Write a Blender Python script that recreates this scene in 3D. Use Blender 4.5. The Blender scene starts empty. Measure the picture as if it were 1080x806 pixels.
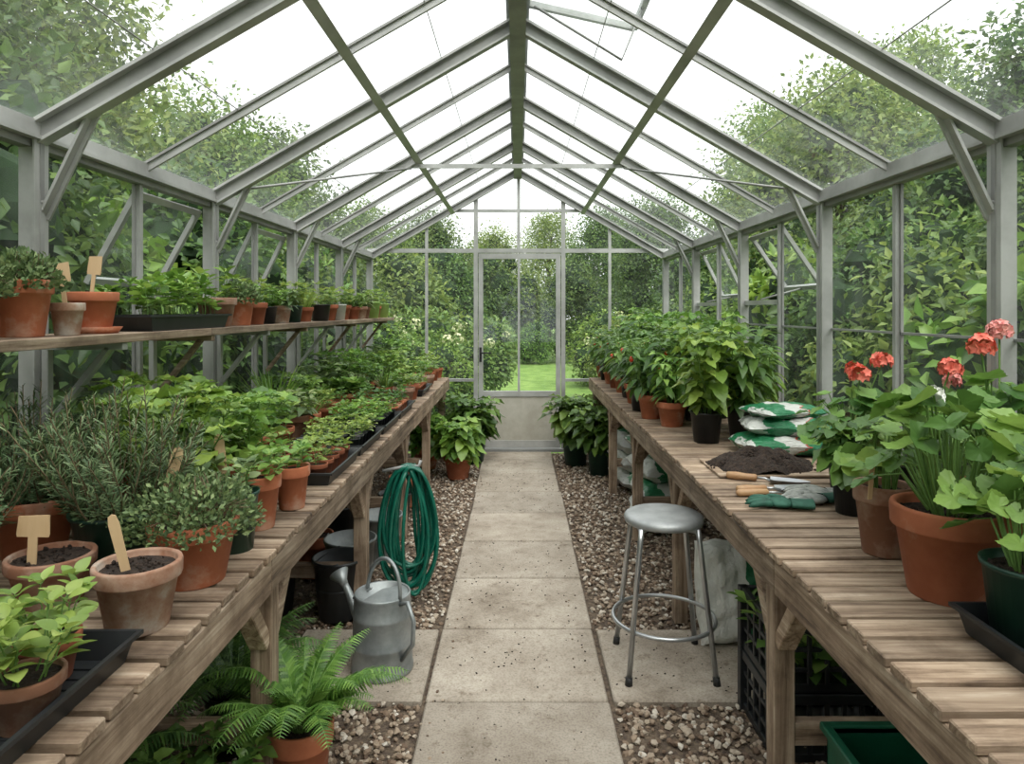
import bpy, math, numpy as np
from mathutils import Vector, Matrix
rng = np.random.default_rng(7)
R = lambda a,b: float(rng.uniform(a,b))
scene = bpy.context.scene
COL = scene.collection

# ------------------------------------------------------------------ materials
def new_mat(name):
    m = bpy.data.materials.new(name); m.use_nodes = True
    nt = m.node_tree; nt.nodes.clear()
    out = nt.nodes.new('ShaderNodeOutputMaterial')
    return m, nt, out
def N(nt, t, **kw):
    n = nt.nodes.new(t)
    for k, v in kw.items():
        if k in n.inputs: n.inputs[k].default_value = v
        else: setattr(n, k, v)
    return n
def ramp(nt, fac, stops):
    r = nt.nodes.new('ShaderNodeValToRGB'); e = r.color_ramp.elements
    while len(e) < len(stops): e.new(0.5)
    for i, (p, c) in enumerate(stops):
        e[i].position = p; e[i].color = (*c, 1) if len(c) == 3 else c
    nt.links.new(fac, r.inputs[0]); return r
def coords(nt, scale=(1,1,1), kind='Object'):
    tc = nt.nodes.new('ShaderNodeTexCoord'); mp = nt.nodes.new('ShaderNodeMapping')
    mp.inputs['Scale'].default_value = scale
    nt.links.new(tc.outputs[kind], mp.inputs[0]); return mp.outputs[0]
def M_basic(name, c1, c2, rough=.6, metal=0, scale=8, bump=.2, bscale=None, bdist=.003, c3=None, lo=.35, hi=.65, stretch=(1,1,1), island=0.0, objvar=0.0):
    m, nt, out = new_mat(name); L = nt.links.new
    p = N(nt, 'ShaderNodeBsdfPrincipled', Roughness=rough, Metallic=metal)
    co = coords(nt, stretch)
    n = N(nt, 'ShaderNodeTexNoise', Scale=scale, Detail=6.0, Roughness=.62); L(co, n.inputs['Vector'])
    fac = n.outputs['Fac']
    if objvar:
        oi = nt.nodes.new('ShaderNodeObjectInfo')
        ma = N(nt, 'ShaderNodeMath', operation='MULTIPLY_ADD'); L(oi.outputs['Random'], ma.inputs[0]); ma.inputs[1].default_value = .22; L(fac, ma.inputs[2])
        mb_ = N(nt, 'ShaderNodeMath', operation='SUBTRACT'); L(ma.outputs[0], mb_.inputs[0]); mb_.inputs[1].default_value = .11; fac = mb_.outputs[0]
    st = [(lo, c1), (hi, c2)] + ([(min(hi+.14, 1), c3)] if c3 else [])
    r = ramp(nt, fac, st); col = r.outputs[0]
    if objvar:
        mr = N(nt, 'ShaderNodeMapRange'); mr.inputs['To Min'].default_value = 1-objvar; mr.inputs['To Max'].default_value = 1+objvar*.5
        L(oi.outputs['Random'], mr.inputs[0])
        hs = N(nt, 'ShaderNodeHueSaturation'); L(mr.outputs[0], hs.inputs['Value']); L(col, hs.inputs['Color']); col = hs.outputs[0]
    if island:
        g = nt.nodes.new('ShaderNodeNewGeometry')
        mr = N(nt, 'ShaderNodeMapRange'); mr.inputs['To Min'].default_value = 1-island; mr.inputs['To Max'].default_value = 1+island
        L(g.outputs['Random Per Island'], mr.inputs[0])
        hs = N(nt, 'ShaderNodeHueSaturation'); L(mr.outputs[0], hs.inputs['Value']); L(col, hs.inputs['Color']); col = hs.outputs[0]
    L(col, p.inputs['Base Color'])
    if bump:
        n2 = N(nt, 'ShaderNodeTexNoise', Scale=bscale or scale*4, Detail=5.0); L(co, n2.inputs['Vector'])
        b = N(nt, 'ShaderNodeBump', Strength=bump, Distance=bdist); L(n2.outputs['Fac'], b.inputs['Height']); L(b.outputs[0], p.inputs['Normal'])
    L(p.outputs[0], out.inputs[0]); return m
def M_leaf(name, dark, mid, light, trans=.3, rough=.42):
    m, nt, out = new_mat(name); L = nt.links.new
    g = nt.nodes.new('ShaderNodeNewGeometry')
    r = ramp(nt, g.outputs['Random Per Island'], [(0, dark), (.55, mid), (1, light)])
    co = coords(nt); oi = nt.nodes.new('ShaderNodeObjectInfo')
    n = N(nt, 'ShaderNodeTexNoise', Scale=14.0, Detail=3.0); L(co, n.inputs['Vector'])
    mr = N(nt, 'ShaderNodeMapRange'); mr.inputs['To Min'].default_value = .65; mr.inputs['To Max'].default_value = 1.35
    L(n.outputs['Fac'], mr.inputs[0])
    mo = N(nt, 'ShaderNodeMapRange'); mo.inputs['To Min'].default_value = .468; mo.inputs['To Max'].default_value = .498; L(oi.outputs['Random'], mo.inputs[0])
    hs = N(nt, 'ShaderNodeHueSaturation', Saturation=.95); L(mr.outputs[0], hs.inputs['Value']); L(mo.outputs[0], hs.inputs['Hue']); L(r.outputs[0], hs.inputs['Color'])
    p = N(nt, 'ShaderNodeBsdfPrincipled', Roughness=rough); L(hs.outputs[0], p.inputs['Base Color'])
    t = N(nt, 'ShaderNodeBsdfTranslucent'); 
    hs2 = N(nt, 'ShaderNodeHueSaturation', Hue=.485, Value=1.5); L(hs.outputs[0], hs2.inputs['Color']); L(hs2.outputs[0], t.inputs[0])
    mx = N(nt, 'ShaderNodeMixShader'); mx.inputs[0].default_value = trans
    L(p.outputs[0], mx.inputs[1]); L(t.outputs[0], mx.inputs[2]); L(mx.outputs[0], out.inputs[0]); return m
def M_wood(name, axis):
    m, nt, out = new_mat(name); L = nt.links.new
    s = [34, 34, 34]; s[axis] = 1.8
    co = coords(nt, tuple(s))
    n = N(nt, 'ShaderNodeTexNoise', Scale=1.0, Detail=8.0, Roughness=.7, Distortion=.8); L(co, n.inputs['Vector'])
    r = ramp(nt, n.outputs['Fac'], [(.30, (.07,.043,.027)), (.44, (.24,.165,.11)), (.56, (.37,.275,.195)), (.72, (.56,.46,.355))])
    co2 = coords(nt); n3 = N(nt, 'ShaderNodeTexNoise', Scale=4.0, Detail=6.0, Roughness=.7); L(co2, n3.inputs['Vector'])
    r3 = ramp(nt, n3.outputs['Fac'], [(.32, (.40,.35,.31)), (.56, (1,1,1))])
    mm = N(nt, 'ShaderNodeMixRGB', blend_type='MULTIPLY'); mm.inputs[0].default_value = .9
    L(r.outputs[0], mm.inputs[1]); L(r3.outputs[0], mm.inputs[2])
    g = nt.nodes.new('ShaderNodeNewGeometry')
    mr = N(nt, 'ShaderNodeMapRange'); mr.inputs['To Min'].default_value = .66; mr.inputs['To Max'].default_value = 1.25
    L(g.outputs['Random Per Island'], mr.inputs[0])
    hs = N(nt, 'ShaderNodeHueSaturation'); L(mr.outputs[0], hs.inputs['Value']); L(mm.outputs[0], hs.inputs['Color'])
    p = N(nt, 'ShaderNodeBsdfPrincipled', Roughness=.75); L(hs.outputs[0], p.inputs['Base Color'])
    b = N(nt, 'ShaderNodeBump', Strength=.6, Distance=.002); L(n.outputs['Fac'], b.inputs['Height']); L(b.outputs[0], p.inputs['Normal'])
    L(p.outputs[0], out.inputs[0]); return m
def M_glass(name, dirt=.10, base=.012, streak=(6,1,1)):
    m, nt, out = new_mat(name); L = nt.links.new
    t = N(nt, 'ShaderNodeBsdfTransparent'); t.inputs[0].default_value = (.93,.96,.95,1)
    gl = N(nt, 'ShaderNodeBsdfGlossy', Roughness=.03); gl.inputs[0].default_value = (.9,.95,1,1)
    lw = N(nt, 'ShaderNodeLayerWeight', Blend=.5)
    pw = N(nt, 'ShaderNodeMath', operation='POWER'); L(lw.outputs['Facing'], pw.inputs[0]); pw.inputs[1].default_value = 4.0
    fr = N(nt, 'ShaderNodeMath', operation='MULTIPLY_ADD'); L(pw.outputs[0], fr.inputs[0]); fr.inputs[1].default_value = .34; fr.inputs[2].default_value = .05
    m1 = N(nt, 'ShaderNodeMixShader'); L(fr.outputs[0], m1.inputs[0]); L(t.outputs[0], m1.inputs[1]); L(gl.outputs[0], m1.inputs[2])
    co = coords(nt)
    n = N(nt, 'ShaderNodeTexNoise', Scale=2.2, Detail=10.0, Roughness=.78); L(co, n.inputs['Vector'])
    r = ramp(nt, n.outputs['Fac'], [(.38, (base,)*3), (.72, (dirt*2,)*3)])
    # run-off streaks down the pane
    co2 = coords(nt, streak); n2 = N(nt, 'ShaderNodeTexNoise', Scale=4.0, Detail=8.0, Roughness=.8); L(co2, n2.inputs['Vector'])
    r2 = ramp(nt, n2.outputs['Fac'], [(.54, (0,0,0)), (.72, (dirt*1.5,)*3)])
    ad = N(nt, 'ShaderNodeMath', operation='ADD'); L(r.outputs[0], ad.inputs[0]); L(r2.outputs[0], ad.inputs[1])
    d = N(nt, 'ShaderNodeBsdfDiffuse'); d.inputs[0].default_value = (.55,.56,.52,1)
    tr = N(nt, 'ShaderNodeBsdfTranslucent'); tr.inputs[0].default_value = (.46,.49,.46,1)
    md = N(nt, 'ShaderNodeMixShader'); md.inputs[0].default_value = .6; L(d.outputs[0], md.inputs[1]); L(tr.outputs[0], md.inputs[2])
    m2 = N(nt, 'ShaderNodeMixShader'); L(ad.outputs[0], m2.inputs[0]); L(m1.outputs[0], m2.inputs[1]); L(md.outputs[0], m2.inputs[2])
    L(m2.outputs[0], out.inputs[0]); return m

WX, WY, WZ = M_wood('wood_x', 0), M_wood('wood_y', 1), M_wood('wood_z', 2)
ALU = M_basic('aluminium', (.34,.34,.33), (.53,.53,.52), .45, .3, 3, .05)
ALUD = M_basic('aluminium_dull', (.24,.24,.235), (.36,.36,.35), .5, .2, 4, .05)
GLASS = M_glass('glass', .06, .015, (5,5,.7)); GLASSR = M_glass('glass_roof', .11, .03, (.8,6,1))
TERRA = M_basic('terracotta', (.31,.085,.036), (.42,.135,.063), .85, 0, 8, .3, 60, .002, c3=(.52,.30,.21), lo=.3, hi=.60, objvar=.35)
TERRAW = M_basic('terracotta_weathered', (.25,.11,.062), (.38,.24,.17), .88, 0, 11, .35, 50, .003, c3=(.50,.45,.39), lo=.38, hi=.55, objvar=.2)
BLACK = M_basic('black_plastic', (.010,.012,.013), (.022,.024,.026), .4, 0, 8, .05)
DGREEN = M_basic('dark_green_plastic', (.010,.04,.028), (.016,.058,.04), .4, 0, 8, .05)
GREENP = M_basic('green_plastic', (.006,.075,.04), (.01,.115,.06), .4, 0, 6, .05)
LIMEP = M_basic('lime_plastic', (.3,.5,.12), (.4,.6,.2), .4, 0, 6, .05)
WHITEP = M_basic('white_plastic', (.6,.6,.57), (.75,.75,.72), .45, 0, 6, .05)
SOIL = M_basic('soil', (.011,.006,.004), (.042,.025,.016), .95, 0, 60, .9, 120, .01)
STEM = M_basic('stem_green', (.10,.20,.04), (.16,.28,.07), .6, 0, 20, 0)
STEMB = M_basic('stem_brown', (.14,.10,.06), (.22,.16,.09), .8, 0, 20, 0)
BARK = M_basic('bark', (.05,.038,.028), (.14,.11,.085), .9, 0, 8, .8, 20, .02)
LABEL = M_basic('label_wood', (.52,.34,.18), (.66,.48,.29), .7, 0, 10, .1, stretch=(1,1,.2))
def M_conc():
    m, nt, out = new_mat('paving_concrete'); L = nt.links.new
    co = coords(nt)
    a = N(nt,'ShaderNodeTexNoise',Scale=2.4,Detail=9.0,Roughness=.72); L(co,a.inputs['Vector'])
    r = ramp(nt,a.outputs['Fac'],[(.3,(.20,.16,.12)),(.46,(.33,.28,.225)),(.62,(.43,.375,.31)),(.8,(.50,.45,.39))])
    f = N(nt,'ShaderNodeTexNoise',Scale=120.0,Detail=3.0); L(co,f.inputs['Vector'])
    r2 = ramp(nt,f.outputs['Fac'],[(.3,(.70,.68,.66)),(.55,(1,1,1))])
    s = N(nt,'ShaderNodeTexNoise',Scale=14.0,Detail=6.0,Roughness=.8); L(co,s.inputs['Vector'])
    r3 = ramp(nt,s.outputs['Fac'],[(.30,(.45,.39,.33)),(.45,(1,1,1))])
    x = N(nt,'ShaderNodeMixRGB',blend_type='MULTIPLY'); x.inputs[0].default_value=1; L(r.outputs[0],x.inputs[1]); L(r2.outputs[0],x.inputs[2])
    y = N(nt,'ShaderNodeMixRGB',blend_type='MULTIPLY'); y.inputs[0].default_value=.85; L(x.outputs[0],y.inputs[1]); L(r3.outputs[0],y.inputs[2])
    g = nt.nodes.new('ShaderNodeNewGeometry'); mr = N(nt,'ShaderNodeMapRange'); mr.inputs['To Min'].default_value=.88; mr.inputs['To Max'].default_value=1.12; L(g.outputs['Random Per Island'],mr.inputs[0])
    hs = N(nt,'ShaderNodeHueSaturation'); L(mr.outputs[0],hs.inputs['Value']); L(y.outputs[0],hs.inputs['Color'])
    p = N(nt,'ShaderNodeBsdfPrincipled',Roughness=.85); L(hs.outputs[0],p.inputs['Base Color'])
    b = N(nt,'ShaderNodeBump',Strength=.5,Distance=.003); L(f.outputs['Fac'],b.inputs['Height']); L(b.outputs[0],p.inputs['Normal']); L(p.outputs[0],out.inputs[0]); return m
CONC = M_conc()
GALV = M_basic('galvanised', (.20,.22,.22), (.36,.38,.38), .45, .5, 9, .1)
STEEL = M_basic('stool_steel', (.38,.39,.40), (.54,.55,.56), .3, .8, 6, .03)
SEAT = M_basic('stool_seat', (.25,.26,.26), (.38,.39,.39), .45, .4, 9, .06)
RUBBER = M_basic('rubber', (.01,.01,.01), (.02,.02,.02), .7)
HOSE = M_basic('hose_green', (.0,.085,.055), (.008,.13,.085), .35, 0, 10, 0)
GLOVEG = M_basic('glove_green', (.008,.055,.035), (.022,.11,.07), .7, 0, 25, .4)
GLOVEW = M_basic('glove_grey', (.18,.19,.18), (.36,.37,.34), .9, 0, 30, .6)
TOOLW = M_basic('tool_wood', (.34,.18,.085), (.46,.29,.15), .5, 0, 12, .1)
DOORP = M_basic('door_panel', (.36,.335,.28), (.47,.45,.39), .6, 0, 5, .1)
LAWN = M_basic('lawn', (.13,.25,.04), (.26,.40,.09), .9, 0, 3, .8, 90, .03)
GRAVB = M_basic('gravel_base', (.06,.04,.03), (.17,.125,.085), .95, 0, 45, .9, 60, .02)
RED = M_basic('fruit_red', (.50,.03,.01), (.62,.06,.02), .25, 0, 10, 0)
CORAL = M_basic('petal_coral', (.72,.11,.07), (.85,.24,.17), .6, 0, 40, 0)
PINK = M_basic('petal_pink', (.76,.22,.22), (.86,.42,.36), .6, 0, 40, 0)
WHITEF = M_basic('petal_white', (.7,.7,.65), (.8,.8,.75), .6, 0, 40, 0)
CREAM = M_basic('petal_cream', (.50,.55,.26), (.66,.66,.42), .7, 0, 10, 0)
L_BASIL = M_leaf('leaf_basil', (.055,.16,.018), (.12,.28,.032), (.24,.42,.065))
L_SEED = M_leaf('leaf_seedling', (.085,.20,.03), (.165,.32,.05), (.29,.44,.10))
L_PEP = M_leaf('leaf_pepper', (.022,.08,.012), (.06,.165,.025), (.135,.28,.045))
L_ROSE = M_leaf('leaf_rosemary', (.038,.09,.03), (.10,.18,.07), (.21,.30,.13), .12, .6)
L_THY = M_leaf('leaf_thyme', (.05,.10,.032), (.12,.20,.07), (.23,.32,.12), .15, .6)
L_FERN = M_leaf('leaf_fern', (.04,.13,.015), (.085,.22,.028), (.17,.34,.055), .3)
L_FERND = M_leaf('leaf_fern_dark', (.02,.07,.013), (.045,.13,.022), (.085,.2,.035), .2)
L_GER = M_leaf('leaf_geranium', (.04,.13,.02), (.09,.23,.035), (.19,.36,.065), .28, .5)
L_TREE = M_leaf('leaf_tree', (.03,.085,.018), (.075,.165,.034), (.16,.28,.06), .35, .5)
L_TREE2 = M_leaf('leaf_tree_light', (.055,.13,.026), (.13,.245,.045), (.25,.37,.085), .35, .5)
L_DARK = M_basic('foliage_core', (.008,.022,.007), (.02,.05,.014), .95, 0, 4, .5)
def M_gravel():
    m, nt, out = new_mat('gravel_stone'); L = nt.links.new
    g = nt.nodes.new('ShaderNodeNewGeometry')
    r = ramp(nt, g.outputs['Random Per Island'], [(0,(.075,.045,.028)),(.25,(.18,.12,.08)),(.55,(.30,.225,.16)),(.82,(.41,.34,.265)),(1,(.58,.53,.46))])
    p = N(nt, 'ShaderNodeBsdfPrincipled', Roughness=.8); L(r.outputs[0], p.inputs['Base Color']); L(p.outputs[0], out.inputs[0]); return m
GRAVEL = M_gravel()
def M_bag(name, g0=.48, g1=.72, w=.54):
    m, nt, out = new_mat(name); L = nt.links.new
    tc = nt.nodes.new('ShaderNodeTexCoord'); sp = nt.nodes.new('ShaderNodeSeparateXYZ'); L(tc.outputs['Generated'], sp.inputs[0])
    n = N(nt, 'ShaderNodeTexNoise', Scale=3.0, Detail=3.0); L(tc.outputs['Generated'], n.inputs['Vector'])
    ad = N(nt, 'ShaderNodeMath', operation='MULTIPLY_ADD'); L(n.outputs['Fac'], ad.inputs[0]); ad.inputs[1].default_value = .5; L(sp.outputs['X'], ad.inputs[2])
    W = (w,w*1.02,w*.96)
    r = ramp(nt, ad.outputs[0], [(0,W),(g0-.02,W),(g0,(.02,.17,.07)),(g1,(.03,.22,.09)),(g1+.02,W),(g1+.22,W),(g1+.235,(.42,.08,.05)),(g1+.26,(.03,.2,.09))])
    r.color_ramp.interpolation = 'CONSTANT'
    p = N(nt, 'ShaderNodeBsdfPrincipled', Roughness=.35); L(r.outputs[0], p.inputs['Base Color'])
    n2 = N(nt, 'ShaderNodeTexNoise', Scale=9.0, Detail=4.0); L(tc.outputs['Generated'], n2.inputs['Vector'])
    b = N(nt, 'ShaderNodeBump', Strength=.7, Distance=.03); L(n2.outputs['Fac'], b.inputs['Height']); L(b.outputs[0], p.inputs['Normal'])
    L(p.outputs[0], out.inputs[0]); return m
BAG = M_bag('compost_bag_print'); BAGW = M_bag('compost_bag_white', .94, .99, .8); BAGG = M_bag('compost_bag_green', .30, .60)

# ------------------------------------------------------------------ mesh builder
def nrm(a):
    a = np.asarray(a, float); l = np.linalg.norm(a, axis=-1, keepdims=True); return a/np.maximum(l, 1e-9)
class MB:
    def __init__(s): s.V=[]; s.n=0; s.L=[]; s.C=[]; s.Mi=[]; s.S=[]; s.mats=[]
    def mi(s, m):
        if m not in s.mats: s.mats.append(m)
        return s.mats.index(m)
    def add(s, V, F, m, smooth=False):
        V = np.asarray(V, float).reshape(-1,3); i = s.mi(m)
        groups = {}
        if isinstance(F, np.ndarray): groups[F.shape[1]] = F
        else:
            for f in F: groups.setdefault(len(f), []).append(f)
        for k, fs in groups.items():
            fs = np.asarray(fs, int)+s.n
            s.L.append(fs.ravel()); s.C.append(np.full(len(fs), k)); s.Mi.append(np.full(len(fs), i)); s.S.append(np.full(len(fs), smooth))
        s.V.append(V); s.n += len(V)
    def mesh(s, name):
        me = bpy.data.meshes.new(name)
        V = np.concatenate(s.V); L = np.concatenate(s.L); C = np.concatenate(s.C)
        me.vertices.add(len(V)); me.vertices.foreach_set('co', V.ravel())
        me.loops.add(len(L)); me.loops.foreach_set('vertex_index', L.astype(np.int32))
        me.polygons.add(len(C)); st = np.concatenate([[0], np.cumsum(C)[:-1]])
        me.polygons.foreach_set('loop_start', st.astype(np.int32))
        me.polygons.foreach_set('material_index', np.concatenate(s.Mi).astype(np.int32))
        me.polygons.foreach_set('use_smooth', np.concatenate(s.S).astype(bool))
        for m in s.mats: me.materials.append(m)
        me.update(calc_edges=True); return me
    def obj(s, name, loc=(0,0,0), rz=0, sc=1, bevel=0):
        return place(name, s.mesh(name), loc, rz, sc, bevel)
def place(name, me, loc=(0,0,0), rz=0, sc=1, bevel=0):
    o = bpy.data.objects.new(name, me); COL.objects.link(o)
    o.location = loc; o.rotation_euler = (0,0,rz); o.scale = (sc,)*3 if not isinstance(sc, tuple) else sc
    if bevel:
        b = o.modifiers.new('bevel', 'BEVEL'); b.width = bevel; b.segments = 1; b.limit_method = 'ANGLE'
    return o
BF = [(0,3,2,1),(4,5,6,7),(0,1,5,4),(1,2,6,5),(2,3,7,6),(3,0,4,7)]
def box(mb, x0,x1,y0,y1,z0,z1, m):
    mb.add([(x0,y0,z0),(x1,y0,z0),(x1,y1,z0),(x0,y1,z0),(x0,y0,z1),(x1,y0,z1),(x1,y1,z1),(x0,y1,z1)], BF, m)
def beam(mb, p0, p1, w, h, m, up=(0,0,1)):
    p0 = np.array(p0, float); p1 = np.array(p1, float); d = nrm(p1-p0); up = np.array(up, float)
    if abs(d@up) > .99: up = np.array((0,1.,0))
    x = nrm(np.cross(d, up)); z = np.cross(x, d)
    V = [p + x*a*w/2 + z*b*h/2 for p in (p0, p1) for a, b in ((-1,-1),(1,-1),(1,1),(-1,1))]
    mb.add(V, BF, m)
def tube(mb, P, r, m, sides=8, cap=True):
    P = np.asarray(P, float); n = len(P); r = np.full(n, r) if np.isscalar(r) else np.asarray(r)
    T = nrm(np.gradient(P, axis=0)); u = np.array((0,0,1.)) if abs(T[0][2]) < .9 else np.array((1.,0,0))
    V = []; a = np.linspace(0, 2*np.pi, sides, endpoint=False)
    for i in range(n):
        u = nrm(u - T[i]*(u@T[i])); v = np.cross(T[i], u)
        V.append(P[i] + r[i]*(np.cos(a)[:,None]*u + np.sin(a)[:,None]*v))
    F = [(i*sides+j, i*sides+(j+1)%sides, (i+1)*sides+(j+1)%sides, (i+1)*sides+j) for i in range(n-1) for j in range(sides)]
    if cap: F += [tuple(range(sides))[::-1], tuple(range((n-1)*sides, n*sides))]
    mb.add(np.concatenate(V), F, m, True)
def lathe(mb, prof, m, seg=28, o=(0,0,0), smooth=True, sq=None):
    a = np.linspace(0, 2*np.pi, seg, endpoint=False); V = []
    for r, z in prof: V += [(o[0]+r*math.cos(t), o[1]+r*math.sin(t), o[2]+z) for t in a]
    F = [(i*seg+j, i*seg+(j+1)%seg, (i+1)*seg+(j+1)%seg, (i+1)*seg+j) for i in range(len(prof)-1) for j in range(seg)]
    mb.add(V, F, m, smooth)
def batch(mb, T, O, D, U, S, m, smooth=True, W=None):
    TV, TF = T; O = np.asarray(O, float); D = nrm(D); n = len(O)
    X = nrm(np.cross(D, U)); Z = np.cross(X, D); S = np.full(n, S) if np.isscalar(S) else np.asarray(S)
    W = 1.0 if W is None else np.asarray(W)[:,None,None]
    V = O[:,None,:] + S[:,None,None]*(W*TV[None,:,0,None]*X[:,None,:] + TV[None,:,1,None]*D[:,None,:] + TV[None,:,2,None]*Z[:,None,:])
    k = len(TV); F = (TF[None] + (np.arange(n)*k)[:,None,None]).reshape(-1, TF.shape[1])
    mb.add(V.reshape(-1,3), F, m, smooth)
def leaf_t(n, w, fold=.25, curl=.25, cols=3, wave=0):
    V = []
    for i in range(n+1):
        t = i/n; ww = w(t)
        for c in np.linspace(-1, 1, cols):
            V.append((c*ww, t, fold*abs(c*ww) - curl*t*t + wave*math.sin(t*14)*abs(c)*ww))
    F = [(i*cols+j, i*cols+j+1, (i+1)*cols+j+1, (i+1)*cols+j) for i in range(n) for j in range(cols-1)]
    return np.array(V), np.array(F)
T_OVAL = leaf_t(5, lambda t: .33*math.sin(math.pi*min(1, t**.8*.98+.01))**.8+.004)
T_OVALW = leaf_t(7, lambda t: .34*math.sin(math.pi*min(1, t**.72*.98+.01))**.8+.004, .3, .35, 5, .25)
T_LONG = leaf_t(6, lambda t: .22*math.sin(math.pi*min(1, t**.8*.98+.01))+.004, .3, .45)
T_NEED = leaf_t(1, lambda t: .05, 0, .05, 2)
T_SMALL = (np.array([(0,0,0),(-.28,.5,.06),(0,1,-.1),(.28,.5,.06)],float), np.array([(0,3,2),(0,2,1)]))
T_DIA = (np.array([(0,0,0),(-.3,.42,.08),(-.14,.8,0),(0,1.05,-.12),(.14,.8,0),(.3,.42,.08)],float), np.array([(0,5,4,3),(0,3,2,1)]))
T_PIN = leaf_t(14, lambda t: (.14*(1-t)**.75+.012)*(1.0 if int(round(t*14))%2 else .45), .15, .25)
def lobed(nl=5, cup=.18):
    V = [(0,.42,-.03)]; n = 40
    for k in (0.5, 1.0):
        for i in range(n):
            a = 2*math.pi*i/n
            r = .5*(1+.06*math.cos(nl*(a-math.pi))+.03*math.cos(20*a))
            if i in (0,): r *= .35
            if i in (1, n-1): r *= .75
            r *= k
            V.append((r*math.sin(a), .42-r*math.cos(a), cup*(r*2)**2*.5 + .035*math.sin(3*a+1)*k - .10*k*max(0,-math.cos(a))**2 + .012*math.cos(10*a)*k))
    F = [(0, 1+i, 1+(i+1)%n) for i in range(n)]
    F += [(1+i, 1+n+i, 1+n+(i+1)%n) for i in range(n)] + [(1+i, 1+n+(i+1)%n, 1+(i+1)%n) for i in range(n)]
    return np.array(V), np.array(F)
T_LOBE = lobed()
def ico():
    p = (1+5**.5)/2
    V = nrm(np.array([(-1,p,0),(1,p,0),(-1,-p,0),(1,-p,0),(0,-1,p),(0,1,p),(0,-1,-p),(0,1,-p),(p,0,-1),(p,0,1),(-p,0,-1),(-p,0,1)],float))
    F = np.array([(0,11,5),(0,5,1),(0,1,7),(0,7,10),(0,10,11),(1,5,9),(5,11,4),(11,10,2),(10,7,6),(7,1,8),(3,9,4),(3,4,2),(3,2,6),(3,6,8),(3,8,9),(4,9,5),(2,4,11),(6,2,10),(8,6,7),(9,8,1)])
    return V, F
ICO = ico()
def rnd(n, k=3): return rng.normal(size=(n, k))
def blobs(mb, O, S, m, flat=.6, smooth=True):
    n = len(O); D = rnd(n); D[:,2] *= .25; U = np.tile((0,0,1.),(n,1))+.2*rnd(n)
    V = ICO[0]*np.array((.8,1,flat)); V = V*(1+.18*rng.normal(size=(12,1)))
    batch(mb, (V, ICO[1]), O, D, U, S, m, smooth)
def sphere_t(nu=10, nv=7):
    V = []; F = []
    for i in range(nv+1):
        for j in range(nu):
            ph = math.pi*i/nv; th = 2*math.pi*j/nu
            V.append((math.sin(ph)*math.cos(th), math.sin(ph)*math.sin(th), math.cos(ph)))
    for i in range(nv):
        for j in range(nu): F.append((i*nu+j, (i+1)*nu+j, (i+1)*nu+(j+1)%nu, i*nu+(j+1)%nu))
    return np.array(V), np.array(F)
SPH = sphere_t()

# ------------------------------------------------------------------ plant parts
def pot(mb, r, h, m, soil=True, o=(0,0,0), rb=.70, plastic=False, seg=28):
    if plastic:
        pr = [(0.001,0),(r*rb*1.08,0),(r*.95,h*.93),(r*1.0,h*.94),(r*1.02,h),(r*.95,h),(r*.93,h*.88),(0.001,h*.86)]
    else:
        pr = [(0.001,0),(r*rb*.97,0),(r*rb,h*.02),(r*.90,h*.74),(r*.985,h*.755),(r*1.0,h*.78),(r*1.01,h*.97),(r*.99,h),(r*.90,h),(r*.88,h*.97),(r*.85,h*.80),(0.001,h*.80)]
    lathe(mb, pr, m, seg, o)
    if soil:
        rr = r*.88; hz = h*.89 if not plastic else h*.90
        V = [(o[0],o[1],o[2]+hz+r*.06)]; n = 20
        for k in (.5, 1):
            for i in range(n):
                a = 2*math.pi*i/n; V.append((o[0]+rr*k*math.cos(a), o[1]+rr*k*math.sin(a), o[2]+hz+R(-.03,.05)*r*(1.3-k)))
        F = [(0,1+i,1+(i+1)%n) for i in range(n)]+[(1+i,1+n+i,1+n+(i+1)%n,1+(i+1)%n) for i in range(n)]
        mb.add(V, F, SOIL, True)
        if seg >= 24:
            pts=[(o[0]+q*math.cos(a_), o[1]+q*math.sin(a_), o[2]+hz+r*.05) for q,a_ in ((R(0,.8)*r,R(0,6.28)) for _ in range(60))]; blobs(mb, pts, rng.uniform(.03,.08,60)*r, SOIL, .8, False)
    return h*.88
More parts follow.
